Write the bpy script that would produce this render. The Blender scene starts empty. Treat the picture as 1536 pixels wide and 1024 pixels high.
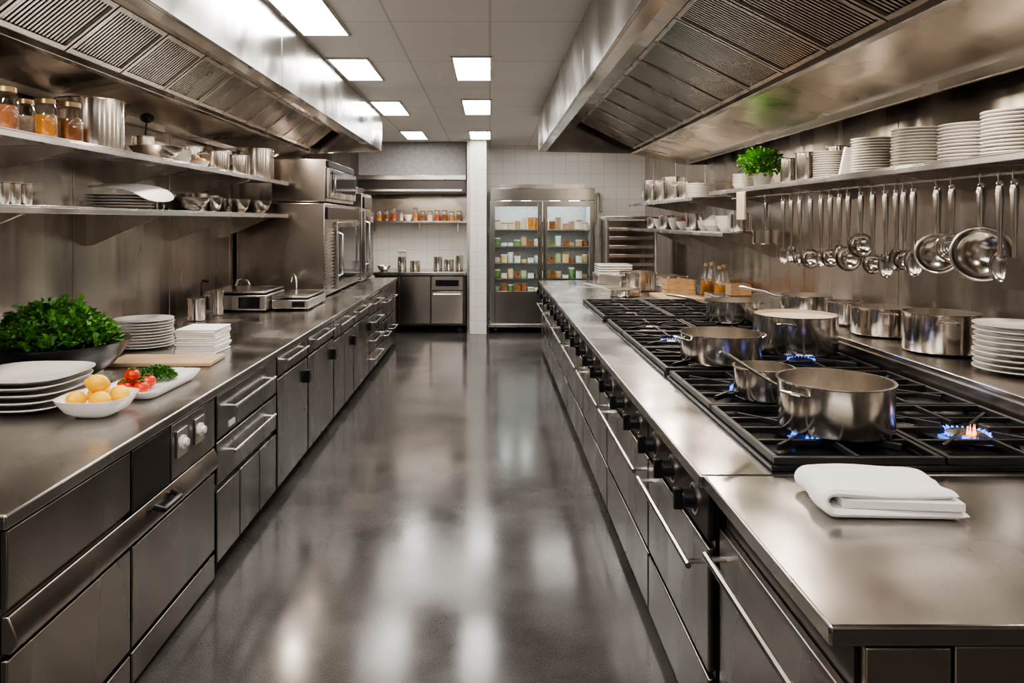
import bpy, bmesh, math, random
from mathutils import Vector, Matrix
R = random.Random(7)
S = bpy.context.scene
C = S.collection
F, H, VX, VY = 1100.0, 1.65, 735.0, 332.0
PI = math.pi

# ------------------------------------------------------------------ helpers
class MB:
    def __init__(s): s.v = []; s.f = []
    def add(s, vs, fs, M=None):
        n = len(s.v)
        s.v += [tuple(M @ Vector(p)) if M else tuple(p) for p in vs]
        s.f += [tuple(i + n for i in f) for f in fs]
        return s
    def box(s, x0, x1, y0, y1, z0, z1, M=None):
        vs = [(x, y, z) for x in (x0, x1) for y in (y0, y1) for z in (z0, z1)]
        return s.add(vs, [(0,1,3,2),(4,6,7,5),(0,4,5,1),(2,3,7,6),(0,2,6,4),(1,5,7,3)], M)
    def lathe(s, prof, n=32, M=None, sq=0):
        vs, rings = [], []
        for r, z in prof:
            if r < 1e-6:
                rings.append([len(vs)]); vs.append((0, 0, z))
            else:
                ring = []
                for k in range(n):
                    a = 2 * PI * k / n
                    m = 1.0
                    if sq: m = (abs(math.cos(a)) ** sq + abs(math.sin(a)) ** sq) ** (-1.0 / sq)
                    ring.append(len(vs)); vs.append((r * m * math.cos(a), r * m * math.sin(a), z))
                rings.append(ring)
        fs = []
        for a, b in zip(rings, rings[1:]):
            if len(a) == 1 and len(b) == 1: continue
            for k in range(n):
                k2 = (k + 1) % n
                if len(a) == 1: fs.append((a[0], b[k], b[k2]))
                elif len(b) == 1: fs.append((a[k], b[0], a[k2]))
                else: fs.append((a[k], b[k], b[k2], a[k2]))
        return s.add(vs, fs, M)
    def tube(s, pts, r, n=8, M=None, closed=False, sx=1.0):
        pts = [Vector(p) for p in pts]
        vs, fs = [], []
        m = len(pts)
        up = None
        for i, p in enumerate(pts):
            if closed: t = pts[(i + 1) % m] - pts[i - 1]
            else: t = pts[min(i + 1, m - 1)] - pts[max(i - 1, 0)]
            t.normalize()
            if up is None:
                up = Vector((0, 0, 1)) if abs(t.z) < .9 else Vector((0, 1, 0))
            a = t.cross(up); a.normalize(); b = a.cross(t); b.normalize(); up = b
            rr = r[i] if isinstance(r, (list, tuple)) else r
            for k in range(n):
                w = 2 * PI * k / n
                vs.append(tuple(p + a * (math.cos(w) * rr * sx) + b * (math.sin(w) * rr)))
        for i in range(m if closed else m - 1):
            j = (i + 1) % m
            for k in range(n):
                k2 = (k + 1) % n
                fs.append((i * n + k, i * n + k2, j * n + k2, j * n + k))
        if not closed:
            fs.append(tuple(range(n))[::-1]); fs.append(tuple((m - 1) * n + k for k in range(n)))
        return s.add(vs, fs, M)
    def prism(s, poly, y0, y1, M=None):           # polygon in xz, extruded along y
        n = len(poly)
        vs = [(x, y0, z) for x, z in poly] + [(x, y1, z) for x, z in poly]
        fs = [tuple(range(n)), tuple(range(2 * n - 1, n - 1, -1))]
        fs += [(i, (i + 1) % n, n + (i + 1) % n, n + i) for i in range(n)]
        return s.add(vs, fs, M)
    def ball(s, c, r, n=16, m=10):
        if not isinstance(r, (list, tuple)): r = (r, r, r)
        prof = [(math.sin(PI * i / m), -math.cos(PI * i / m)) for i in range(m + 1)]
        prof[0] = (0, -1); prof[-1] = (0, 1)
        return s.lathe(prof, n, Matrix.Translation(c) @ Matrix.Diagonal((r[0], r[1], r[2], 1)))
    def build(s, name, mat, parent=None, loc=None, rz=0, bevel=0, world=False, ang=35, recalc=True):
        me = bpy.data.meshes.new(name)
        v = s.v
        if world and parent is not None:
            L = parent.location
            v = [(a - L.x, b - L.y, c - L.z) for a, b, c in v]
        me.from_pydata(v, [], s.f)
        if recalc:
            bm = bmesh.new(); bm.from_mesh(me)
            bmesh.ops.recalc_face_normals(bm, faces=bm.faces)
            bm.to_mesh(me); bm.free()
        me.shade_smooth(); me.set_sharp_from_angle(angle=math.radians(ang))
        me.materials.append(mat)
        o = bpy.data.objects.new(name, me); C.objects.link(o)
        if parent is not None: o.parent = parent
        if loc is not None: o.location = loc
        if rz: o.rotation_euler.z = rz
        if bevel:
            b = o.modifiers.new('bevel', 'BEVEL'); b.width = bevel; b.segments = 2
            b.limit_method = 'ANGLE'; b.angle_limit = math.radians(40)
        return o

def tag(o, label, cat, group=None, kind=None):
    o['label'] = label; o['category'] = cat
    if group: o['group'] = group
    if kind: o['kind'] = kind
    return o
def thing(name, label, cat, loc=(0, 0, 0), rz=0, group=None):
    o = bpy.data.objects.new(name, None); C.objects.link(o)
    o.location = loc; o.rotation_euler = (0, 0, rz); o.empty_display_size = .05
    return tag(o, label, cat, group)
def struct(o):
    o['kind'] = 'structure'; return o
def dup(root, loc, label=None, rz=None, group=None):
    r = root.copy(); C.objects.link(r); r.location = loc
    if rz is not None: r.rotation_euler.z = rz
    if label: r['label'] = label
    if group: r['group'] = group
    for ch in list(root.children):
        c = ch.copy(); C.objects.link(c); c.parent = r
        for g in list(ch.children):
            d = g.copy(); C.objects.link(d); d.parent = c
    return r
def T(x=0, y=0, z=0): return Matrix.Translation((x, y, z))
def RX(a): return Matrix.Rotation(a, 4, 'X')
def RY(a): return Matrix.Rotation(a, 4, 'Y')
def RZ(a): return Matrix.Rotation(a, 4, 'Z')

# ------------------------------------------------------------------ materials
def newmat(name):
    m = bpy.data.materials.new(name); m.use_nodes = True
    nt = m.node_tree
    return m, nt, nt.nodes['Principled BSDF']
def rgba(c): return (c[0], c[1], c[2], 1)
def plain(name, col, rough=.5, metal=0, **k):
    m, nt, b = newmat(name)
    tc = nt.nodes.new('ShaderNodeTexCoord'); n = nt.nodes.new('ShaderNodeTexNoise')
    n.inputs['Scale'].default_value = k.get('ns', 18); n.inputs['Detail'].default_value = 3
    nt.links.new(tc.outputs['Object'], n.inputs['Vector'])
    r = nt.nodes.new('ShaderNodeValToRGB')
    v = k.get('var', .12)
    r.color_ramp.elements[0].position = .3; r.color_ramp.elements[1].position = .7
    r.color_ramp.elements[0].color = rgba([c * (1 - v) for c in col])
    r.color_ramp.elements[1].color = rgba([min(1, c * (1 + v)) for c in col])
    nt.links.new(n.outputs['Fac'], r.inputs['Fac']); nt.links.new(r.outputs['Color'], b.inputs['Base Color'])
    b.inputs['Roughness'].default_value = rough; b.inputs['Metallic'].default_value = metal
    if k.get('bump'):
        bp = nt.nodes.new('ShaderNodeBump'); bp.inputs['Strength'].default_value = k['bump']
        bp.inputs['Distance'].default_value = .005
        nt.links.new(n.outputs['Fac'], bp.inputs['Height']); nt.links.new(bp.outputs['Normal'], b.inputs['Normal'])
    if k.get('coat'): b.inputs['Coat Weight'].default_value = k['coat']
    return m
def steel(name, col, rough, sc=(6, 6, 400), aniso=0, rot=.25, var=.10, rv=.08, wave=.25, wsc=(2.2, 2.2, .5), sv=.05):
    # sc: brushing grain; wsc: scale of the gentle unevenness of the rolled sheet, which bends reflections; var: reflection streaks painted into the colour with it
    m, nt, b = newmat(name); L = nt.links.new
    tc = nt.nodes.new('ShaderNodeTexCoord')
    def noise(scale, det):
        mp = nt.nodes.new('ShaderNodeMapping'); mp.inputs['Scale'].default_value = scale
        L(tc.outputs['Object'], mp.inputs['Vector'])
        n = nt.nodes.new('ShaderNodeTexNoise'); n.inputs['Scale'].default_value = 1; n.inputs['Detail'].default_value = det
        L(mp.outputs['Vector'], n.inputs['Vector']); return n
    n = noise(sc, 2); g = noise(wsc, 1.5)
    def mr(src, lo, hi):
        r = nt.nodes.new('ShaderNodeMapRange'); r.inputs['From Min'].default_value = .3; r.inputs['From Max'].default_value = .7
        r.inputs['To Min'].default_value = lo; r.inputs['To Max'].default_value = hi; L(src.outputs['Fac'], r.inputs['Value']); return r
    a = mr(n, 1 - sv, 1 + sv); c = mr(g, 1 - var, 1 + var)
    mu = nt.nodes.new('ShaderNodeMath'); mu.operation = 'MULTIPLY'; L(a.outputs[0], mu.inputs[0]); L(c.outputs[0], mu.inputs[1])
    vm = nt.nodes.new('ShaderNodeVectorMath'); vm.operation = 'SCALE'; vm.inputs[0].default_value = col; L(mu.outputs[0], vm.inputs['Scale'])
    L(vm.outputs['Vector'], b.inputs['Base Color'])
    q = mr(g, rough - rv, rough + rv); L(q.outputs[0], b.inputs['Roughness'])
    b.inputs['Metallic'].default_value = 1
    if wave:
        bp2 = nt.nodes.new('ShaderNodeBump'); bp2.inputs['Strength'].default_value = wave
        bp2.inputs['Distance'].default_value = .05
        L(g.outputs['Fac'], bp2.inputs['Height'])
        L(bp2.outputs['Normal'], b.inputs['Normal'])
    if aniso:
        tg = nt.nodes.new('ShaderNodeTangent'); tg.direction_type = 'RADIAL'; tg.axis = 'Z'
        L(tg.outputs['Tangent'], b.inputs['Tangent'])
        b.inputs['Anisotropic'].default_value = aniso; b.inputs['Anisotropic Rotation'].default_value = rot
    return m
def emit(name, col, s):
    m, nt, b = newmat(name)
    b.inputs['Base Color'].default_value = rgba(col)
    b.inputs['Emission Color'].default_value = rgba(col); b.inputs['Emission Strength'].default_value = s
    return m
def tilemat(name, col, grout, w, h, plane, rough=.2, mortar=.004, off=.5):
    m, nt, b = newmat(name); L = nt.links.new
    tc = nt.nodes.new('ShaderNodeTexCoord'); sp = nt.nodes.new('ShaderNodeSeparateXYZ'); cb = nt.nodes.new('ShaderNodeCombineXYZ')
    L(tc.outputs['Object'], sp.inputs[0])
    L(sp.outputs[plane[0]], cb.inputs[0]); L(sp.outputs[plane[1]], cb.inputs[1])
    br = nt.nodes.new('ShaderNodeTexBrick'); L(cb.outputs[0], br.inputs['Vector'])
    br.inputs['Color1'].default_value = rgba(col); br.inputs['Color2'].default_value = rgba([c * .97 for c in col])
    br.inputs['Mortar'].default_value = rgba(grout); br.inputs['Scale'].default_value = 1
    br.inputs['Mortar Size'].default_value = mortar; br.inputs['Brick Width'].default_value = w
    br.inputs['Row Height'].default_value = h; br.offset = off
    L(br.outputs['Color'], b.inputs['Base Color']); b.inputs['Roughness'].default_value = rough
    bp = nt.nodes.new('ShaderNodeBump'); bp.inputs['Strength'].default_value = .25; bp.inputs['Distance'].default_value = .003
    bp.invert = True
    L(br.outputs['Fac'], bp.inputs['Height']); L(bp.outputs['Normal'], b.inputs['Normal'])
    return m
def glassmat(name, col=(1, 1, 1), blend=.5):
    m, nt, b = newmat(name); L = nt.links.new
    out = nt.nodes['Material Output']
    tr = nt.nodes.new('ShaderNodeBsdfTransparent'); tr.inputs[0].default_value = rgba(col)
    gl = nt.nodes.new('ShaderNodeBsdfGlossy'); gl.inputs['Roughness'].default_value = .04
    fr = nt.nodes.new('ShaderNodeLayerWeight'); fr.inputs['Blend'].default_value = blend
    mr = nt.nodes.new('ShaderNodeMath'); mr.operation = 'MULTIPLY_ADD'; mr.inputs[1].default_value = .4; mr.inputs[2].default_value = .05
    L(fr.outputs['Facing'], mr.inputs[0])
    mx = nt.nodes.new('ShaderNodeMixShader'); L(mr.outputs[0], mx.inputs[0]); L(tr.outputs[0], mx.inputs[1]); L(gl.outputs[0], mx.inputs[2])
    L(mx.outputs[0], out.inputs['Surface'])
    return m

M = dict(
    wall=steel('brushed_wall_steel', (.50, .445, .395), .25, (3, 5, 300), .7, .25, var=.10, wave=.42, wsc=(2, 2.9, .3)),
    hood=steel('hood_steel', (.49, .465, .435), .22, (4, 6, 500), .3, .25, var=.10, rv=.08, wave=.32, wsc=(1.5, 2.2, 1.4)),
    hoodlow=steel('hood_lower_steel', (.66, .59, .52), .30, (4, 6, 500), .4, .25, var=.14, wave=.45, wsc=(1.5, 2.4, .8)),  # lightened: bounce light from the counters is put into the colour
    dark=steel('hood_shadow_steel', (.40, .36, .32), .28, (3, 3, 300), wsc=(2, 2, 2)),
    filt=steel('filter_steel', (.58, .535, .48), .27, (30, 30, 30), wave=0),
    top=steel('worktop_steel', (.49, .47, .45), .23, (500, 9, 9), var=.06, rv=.08, wave=.10, wsc=(3.5, 2.6, 3), sv=.05),
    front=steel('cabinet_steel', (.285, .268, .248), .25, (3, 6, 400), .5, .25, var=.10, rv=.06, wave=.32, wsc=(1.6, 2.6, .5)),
    body=steel('cabinet_body_steel', (.10, .09, .083), .4, (3, 3, 300), wave=0),  # kept dark so gaps and undersides look shaded; also on dark panels
    trim=steel('bright_trim_steel', (.72, .69, .65), .22, (20, 20, 20), wave=0),
    util=steel('utensil_steel', (.58, .55, .51), .14, (20, 20, 20), wave=0, rv=.03),
    oven=steel('oven_steel', (.46, .42, .385), .23, (3, 5, 400), .5, .25, var=.10, wave=.32, wsc=(1.6, 1.8, .6)),
    pot=steel('pot_steel', (.70, .665, .62), .16, (4, 4, 500), .6, .25, var=.03, rv=.03, wave=0, sv=.06),
    potin=steel('pot_inside_steel', (.66, .62, .57), .28, (4, 4, 50), var=.03, wave=0),
    shelf=steel('shelf_steel', (.58, .555, .525), .25, (10, 10, 10), wave=0, sv=.0, var=.04),
    iron=plain('cast_iron', (.010, .010, .011), .42, 0, bump=.2, ns=200),
    blackp=plain('black_plastic', (.010, .010, .010), .28),
    tray=plain('black_enamel_tray', (.018, .018, .019), .2, .3),
    ceramic=plain('white_ceramic', (.80, .78, .745), .16, var=.02, coat=.3),
    cloth=plain('white_cloth', (.84, .825, .80), .85, var=.02, ns=300, bump=.2),
    glass=glassmat('clear_glass'),
    panel=emit('light_panel', (1, .97, .93), 20),
    wood=plain('pale_wood', (.50, .32, .17), .5, ns=8, var=.2),
    board=plain('cutting_board_wood', (.42, .30, .19), .5, ns=8, var=.15),
    green=plain('salad_leaf', (.085, .24, .035), .42, ns=16, var=.75),
    green2=plain('herb_leaf', (.05, .16, .02), .5, ns=20, var=.5),
    bright=plain('bright_leaf', (.12, .35, .03), .45, ns=16, var=.55),
    lemon=plain('lemon_skin', (.90, .50, .012), .42, ns=60, bump=.15, var=.06),
    tomato=plain('tomato_skin', (.58, .035, .008), .2, ns=6, var=.25),
    calyx=plain('tomato_stem', (.05, .16, .02), .6),
    amber=plain('amber_preserve', (.60, .26, .04), .2, var=.3),
    brown=plain('brown_preserve', (.26, .10, .035), .25, var=.3),
    cream=plain('cream_soup', (.72, .62, .48), .4, ns=60, var=.15, bump=.5),
    soil=plain('dark_soil', (.03, .02, .012), .9),
    jar_lid=plain('jar_lid_metal', (.40, .31, .18), .3, .9),
    display=plain('dark_display_glass', (.01, .01, .012), .08),
    flame=emit('blue_flame', (.08, .22, 1), 2.6),
    flame2=emit('orange_flame', (1, .35, .06), 4),
    tile=tilemat('white_wall_tile', (.74, .715, .67), (.57, .55, .51), .2, .2, (0, 2), off=0),
    ceil=tilemat('ceiling_panels', (.80, .785, .76), (.58, .57, .55), 1.1, .6, (1, 0), .7, .008, 0),
    greyw=plain('grey_painted_wall', (.30, .28, .26), .6),
    soffit=plain('grey_painted_panel', (.32, .31, .30), .6),
    fin=plain('fridge_liner', (.44, .47, .47), .35),
    fled=emit('fridge_strip', (.92, 1, .98), 16),
    redp=plain('red_food', (.5, .08, .03), .5), yel=plain('pale_yellow_food', (.62, .50, .24), .5), org=plain('orange_food', (.70, .28, .06), .5),
    pgreen=plain('pale_green_food', (.34, .46, .24), .5), lgreen=plain('leafy_food', (.12, .24, .07), .5), pwhite=plain('frosted_container', (.66, .69, .68), .3), tan=plain('tan_food', (.42, .30, .17), .5),
)
def concrete():
    m, nt, b = newmat('polished_concrete'); L = nt.links.new
    tc = nt.nodes.new('ShaderNodeTexCoord')
    a = nt.nodes.new('ShaderNodeTexNoise'); a.inputs['Scale'].default_value = 1.9; a.inputs['Detail'].default_value = 8; a.inputs['Roughness'].default_value = .6
    s = nt.nodes.new('ShaderNodeTexNoise'); s.inputs['Scale'].default_value = 140; s.inputs['Detail'].default_value = 2
    L(tc.outputs['Object'], a.inputs['Vector']); L(tc.outputs['Object'], s.inputs['Vector'])
    r = nt.nodes.new('ShaderNodeValToRGB')
    r.color_ramp.elements[0].position = .34; r.color_ramp.elements[0].color = (.030, .0282, .0262, 1)
    r.color_ramp.elements[1].position = .68; r.color_ramp.elements[1].color = (.098, .092, .085, 1)
    mx = nt.nodes.new('ShaderNodeMath'); mx.operation = 'MULTIPLY_ADD'; mx.inputs[1].default_value = .42
    L(s.outputs['Fac'], mx.inputs[0])
    ml = nt.nodes.new('ShaderNodeMath'); ml.operation = 'MULTIPLY'; ml.inputs[1].default_value = .58
    L(a.outputs['Fac'], ml.inputs[0]); L(ml.outputs[0], mx.inputs[2])
    L(mx.outputs[0], r.inputs['Fac']); L(r.outputs['Color'], b.inputs['Base Color'])
    rr = nt.nodes.new('ShaderNodeMath'); rr.operation = 'MULTIPLY_ADD'; rr.inputs[1].default_value = .22; rr.inputs[2].default_value = .045
    L(a.outputs['Fac'], rr.inputs[0]); L(rr.outputs[0], b.inputs['Roughness'])
    b.inputs['Specular IOR Level'].default_value = .42
    bp = nt.nodes.new('ShaderNodeBump'); bp.inputs['Strength'].default_value = .035; bp.inputs['Distance'].default_value = .02
    L(a.outputs['Fac'], bp.inputs['Height']); L(bp.outputs['Normal'], b.inputs['Normal'])
    return m
M['floor'] = concrete()

# ------------------------------------------------------------------ room shell
XL, XR, YB, YN, ZC = -2.5, 2.45, 11.6, -2.2, 2.85
struct(MB().box(XL - .1, XR + .1, YN - .1, YB + .1, -.1, 0).build('floor', M['floor']))
struct(MB().box(XL - .1, XR + .1, YN - .1, YB + .1, ZC, ZC + .1).build('ceiling', M['ceil']))
def panelled(name, x0, x1, mat):
    mb = MB(); y = YN
    while y < YB - .01:
        y2 = min(y + 1.32, YB); mb.box(x0, x1, y + .003, y2 - .003, 0, ZC); y = y2
    return mb.build(name, mat, bevel=.003)
struct(panelled('wall_left', XL - .1, XL, M['wall']))
struct(panelled('wall_right', XR, XR + .1, M['wall']))
struct(MB().box(XL - .1, XR + .1, YB, YB + .1, 0, ZC).build('wall_back', M['tile']))
struct(MB().box(XL - .1, XR + .1, YN - .1, YN, 0, ZC).build('wall_front', M['greyw']))
struct(MB().box(-.30, -.05, 10.72, YB, 0, ZC).build('wall_middle', M['tile'], bevel=.004))
struct(MB().box(-.335, -.30, 10.70, 10.78, 0, ZC).build('trim_1', M['oven']))

def ceiling_light(x0, x1, y0, y1, label):
    t = thing('ceiling_light', label, 'ceiling light', ((x0 + x1) / 2, (y0 + y1) / 2, ZC), group='recessed ceiling light panels')
    w, l = (x1 - x0) / 2, (y1 - y0) / 2; b = .018
    f = MB().box(-w - b, -w, -l - b, l + b, -.014, -.001).box(w, w + b, -l - b, l + b, -.014, -.001).box(-w, w, -l - b, -l, -.014, -.001).box(-w, w, l, l + b, -.014, -.001)
    f.build('frame', M['shelf'], t)
    MB().box(-w, w, -l, l, -.009, -.001).build('diffuser', M['panel'], t)
xa, xb = (-1.185, -.905), (-.27, 0.0)  # panels behind the camera are unseen, added to brighten reflections in the steel
for y0, y1, w in ((-1.4, -.3, 'added behind the camera for reflections'), (1.4, 2.5, 'above the camera'), (3.5, 4.68, 'the largest, at the top of the photo'), (5.38, 6.17, 'second nearest in view'), (7.3, 8.2, 'second farthest'), (9.7, 10.6, 'farthest')):
    ceiling_light(*xa, y0, y1, 'ceiling light panel beside the left hood, ' + w)
for y0, y1, w in ((-1.4, -.3, 'added behind the camera for reflections'), (1.4, 2.5, 'above the camera'), (5.33, 6.17, 'nearest in view'), (7.2, 8.15, 'middle one in view'), (9.7, 10.6, 'farthest, near the tiled pillar')):
    ceiling_light(*xb, y0, y1, 'ceiling light panel in the centre row, ' + w)

# ------------------------------------------------------------------ hoods
def hood(s, f, t, g, l, label, y0=.3, y1=8.3):
    X = lambda a: s * a
    root = thing('extractor_hood', label, 'extractor hood', (X(f), y0, 2.44))
    def bx(mb, a0, a1, *r): return mb.box(min(X(a0), X(a1)), max(X(a0), X(a1)), *r)
    segs = [(y0 + (y1 - y0) * i / 4 + .002, y0 + (y1 - y0) * (i + 1) / 4 - .002) for i in range(4)]
    mb = MB()
    for a, b in segs: bx(mb, f, f + .02, a, b, 2.44, 2.848)
    mb.build('fascia', M['hood'], root, world=True, bevel=.003)
    bx(MB(), f + .02, f + .09, y0 + .02, y1 - .02, 2.44, 2.46).build('bottom_rail', M['trim'], root, world=True)
    d = .012
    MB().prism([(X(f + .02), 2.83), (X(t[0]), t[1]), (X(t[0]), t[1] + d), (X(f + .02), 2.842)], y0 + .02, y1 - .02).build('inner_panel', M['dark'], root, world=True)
    bx(MB(), g[0] - .005, g[0] + .05, y0 + .02, y1 - .02, 2.415, 2.475).build('grease_gutter', M['trim'], root, world=True, bevel=.004)
    mb = MB()
    for a, b in segs: mb.prism([(X(g[0] + .05), g[1]), (X(l[0]), l[1]), (X(l[0]), l[1] + .015), (X(g[0] + .05), g[1] + .01)], max(a, y0 + .02), min(b, y1 - .02))
    mb.build('lower_panel', M['hoodlow'], root, world=True)
    bx(MB(), l[0], l[0] + .03, y0 + .02, y1 - .02, l[1] - .05, l[1] + .02).build('lower_lip', M['trim'], root, world=True, bevel=.004)
    W = 2.498 if s < 0 else 2.448
    poly = [(X(f), 2.44), (X(f), 2.848), (X(W), 2.848), (X(W), l[1] - .05), (X(l[0]), l[1] - .05), (X(g[0]), 2.415)]
    MB().prism(poly, y1 - .02, y1).build('end_panel', M['hood'], root, world=True)
    MB().prism(poly, y0, y0 + .02).build('end_panel', M['hood'], root, world=True)
    dx, dz = X(t[0]) - X(g[0]), t[1] - g[1] + .01
    Ln = math.hypot(dx, dz); ux, uz = dx / Ln, dz / Ln
    nx, nz = -uz, ux
    if nz > 0: nx, nz = -nx, -nz
    w = .50
    def P(u, v, q): return (v * ux + q * nx, u, v * uz + q * nz)
    def qbox(mb, u0, u1, v0, v1, q0, q1):
        vs = [P(u, v, q) for u in (u0, u1) for v in (v0, v1) for q in (q0, q1)]
        mb.add(vs, [(0,1,3,2),(4,6,7,5),(0,4,5,1),(2,3,7,6),(0,2,6,4),(1,5,7,3)])
    fm = MB()
    qbox(fm, 0, .018, 0, Ln, -.004, .016); qbox(fm, w - .018, w, 0, Ln, -.004, .016)
    qbox(fm, .018, w - .018, 0, .025, -.004, .016); qbox(fm, .018, w - .018, Ln - .025, Ln, -.004, .016)
    k = .034
    while k < w - .03:
        qbox(fm, k, k + .014, .025, Ln - .025, -.002, .008); k += .0272
    bk = MB(); qbox(bk, 0.001, w - .001, 0, Ln, -.022, -.014)  # dark sheet added so the gaps between the ribs look shaded
    n = int((y1 - y0 - .1) / .515)
    first = None
    for i in range(n):
        loc = (X(g[0]) - X(f), .05 + i * .515, g[1] - 2.44)
        if first is None:
            first = fm.build('grease_filter', M['filt'], root, loc=loc)
            fb = bk.build('filter_gap_shade', M['body'], first)
        else:
            c = first.copy(); C.objects.link(c); c.parent = root; c.location = loc
            d2 = fb.copy(); C.objects.link(d2); d2.parent = c
    return root
hood(-1, 1.22, (1.74, 2.66), (2.0, 2.46), (2.46, 2.37), 'long stainless steel extractor hood over the left worktop')
hood(1, .545, (1.0, 2.75), (1.59, 2.46), (2.2, 2.34), 'long stainless steel extractor hood over the gas range on the right')

# ------------------------------------------------------------------ lights
def area(loc, sx, sy, e, col, rot=(0, 0, 0)):
    l = bpy.data.lights.new('lamp_or_fill', 'AREA'); l.shape = 'RECTANGLE'; l.size = sx; l.size_y = sy; l.energy = e; l.color = col
    o = bpy.data.objects.new('lamp_or_fill', l); C.objects.link(o); o.location = loc; o.rotation_euler = rot
warm = (1, .85, .70)
for y in (1.3, 2.7, 4.1, 5.5, 6.9, 8.1):
    area((-1.85, y, 2.42), .08, .14, 12, warm, (0, math.radians(-14), 0))
    area((1.75, y + .25 if y < 8 else y, 2.37), .08, .14, 15, warm, (0, math.radians(10), 0))
area((-.35, .2, 2.83), 1.2, 1.6, 34, (1, .96, .91))  # fill added under the ceiling to brighten the room, as are the next three
area((-.35, 4.9, 2.835), .5, 3.0, 24, (1, .97, .93))
area((-.8, 9.3, 2.83), 1.2, 1.0, 26, (1, .96, .90))
area((1.3, 9.7, 2.83), 1.4, 1.0, 32, (1, .96, .90))
area((-1.0, 11.0, 2.03), .8, .15, 6, warm)
for z in (1.92, 1.50, 1.25, 1.0, .77):
    area((.775, 11.0, z), 1.3, .10, 2.2, (.93, 1, .98))
w = bpy.data.worlds.new('w'); S.world = w; w.use_nodes = True
w.node_tree.nodes['Background'].inputs[0].default_value = (.5, .46, .42, 1); w.node_tree.nodes['Background'].inputs[1].default_value = .3
try: S.view_settings.look = 'AgX - Medium High Contrast'
except Exception: pass

# ------------------------------------------------------------------ worktops
def worktop(x0, x1, y0, y1, label):
    mb = MB().box(x0, x1, y0, y1, .86, .90)
    return tag(mb.build('worktop', M['top'], bevel=.006), label, 'worktop')
worktop(XL, -1.235, 1.87, 9.8, 'long continuous stainless steel worktop along the left wall')
worktop(.63, XR, 1.36, 2.165, 'short stainless steel worktop in the foreground under the folded towel')
worktop(.62, XR, 2.17, 9.35, 'long stainless steel worktop around the gas burners on the right')

# ------------------------------------------------------------------ cabinets
def bar_handle(mb, s, xf, y0, y1, z, r=.007, out=.035):
    x = xf + s * out
    mb.tube([(x, y0, z), (x, y1, z)], r, 8)
    for y in (y0 + .03, y1 - .03): mb.tube([(xf, y, z), (x, y, z)], r * .8, 8)
def cabinet(s, y0, y1, label, fronts, name='base_cabinet', cat='cabinet', zb=.07, back=None, xf=None):
    xf = xf if xf is not None else (-1.255 if s > 0 else .65)
    back = back if back is not None else (-2.48 if s > 0 else 2.43)
    root = thing(name, label, cat, (xf, (y0 + y1) / 2, 0))
    xi = xf - s * .022
    MB().box(min(xi, back), max(xi, back), y0 + .004, y1 - .004, zb, .858).build('body', M['body'], root, world=True)
    for y in (y0 + .08, y1 - .08):
        MB().tube([(xi - s * .06, y, 0), (xi - s * .06, y, zb)], .02, 10).build('foot', M['blackp'], root, world=True)
    for fr in fronts:
        nm, a0, a1, z0, z1, hd = fr[:6]
        ya, yb = y0 + (y1 - y0) * a0 + .007, y0 + (y1 - y0) * a1 - .007
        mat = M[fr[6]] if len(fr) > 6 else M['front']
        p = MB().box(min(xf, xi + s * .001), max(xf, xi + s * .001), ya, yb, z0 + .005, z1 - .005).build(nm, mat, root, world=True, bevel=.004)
        hm = MB(); mt = M['trim']
        if hd == 'bar':
            bar_handle(hm, s, xf, ya + (yb - ya) * .14, ya + (yb - ya) * .86, (z0 + z1) / 2 + .02)
        elif hd == 'topbar':
            bar_handle(hm, s, xf, ya + .03, yb - .03, z1 - .07, .010, .05)
        elif hd == 'black':
            hm.box(min(xf, xf + s * .035), max(xf, xf + s * .035), yb - .08, yb - .03, z1 - .16, z1 - .08); mt = M['blackp']
        else: continue
        L = root.location
        hm.v = [(a - L.x, b - L.y, c) for a, b, c in hm.v]
        h = hm.build('handle', mt, p)
        h['label'] = 'black handle' if hd == 'black' else 'bright steel handle'
    return root
u = cabinet(1, 1.9, 3.35, 'wide steel unit at near left with control panel, two dials and large drawers', [
    ('front_panel', 0, .46, .635, .85, None), ('control_panel', .46, .68, .62, .85, None, 'body'), ('dial_panel', .68, 1, .62, .85, None),
    ('drawer', 0, .46, .15, .51, None), ('drawer', .46, 1, .15, .51, None), ('drawer', 0, .46, .02, .14, None), ('drawer', .46, 1, .02, .14, None)], name='refrigerated_drawer_unit', cat='drawer unit', zb=.02)
MB().prism([(-1.277, .520), (-1.250, .520), (-1.232, .540), (-1.232, .565), (-1.256, .618), (-1.277, .618)], 1.91, 3.34).build('grip_rail', M['oven'], u, world=True, bevel=.003)
MB().tube([(-1.24, 2.70, .60), (-1.205, 2.71, .585), (-1.205, 2.85, .585), (-1.24, 2.86, .60)], .012).build('latch', M['blackp'], u, world=True)
for y in (2.98, 3.16):
    p = MB().box(-1.255, -1.247, y - .05, y + .05, .70, .81).build('dial_plate', M['trim'], u, world=True, bevel=.003)
    mb = MB().lathe([(0, 0), (.028, 0), (.028, .006), (.018, .008), (.015, .022), (0, .022)], 20, T(-1.247, y, .755) @ RY(PI / 2))
    L = u.location; mb.v = [(a - L.x, b - L.y, c) for a, b, c in mb.v]
    mb.build('dial', M['ceramic'], p)
dd = lambda n: [('door', i / n, (i + 1) / n, .07, .41, None) for i in range(n)]
u2 = cabinet(1, 3.37, 4.31, 'steel cabinet with two barred drawers over three narrow doors on the left', [('drawer', 0, 1, .64, .85, 'bar'), ('drawer', 0, 1, .43, .635, 'bar')] + dd(3))
mb = MB().box(-1.255, -1.250, 3.52, 3.60, .665, .69); mb.build('sticker', M['ceramic'], u2, world=True)
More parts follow.
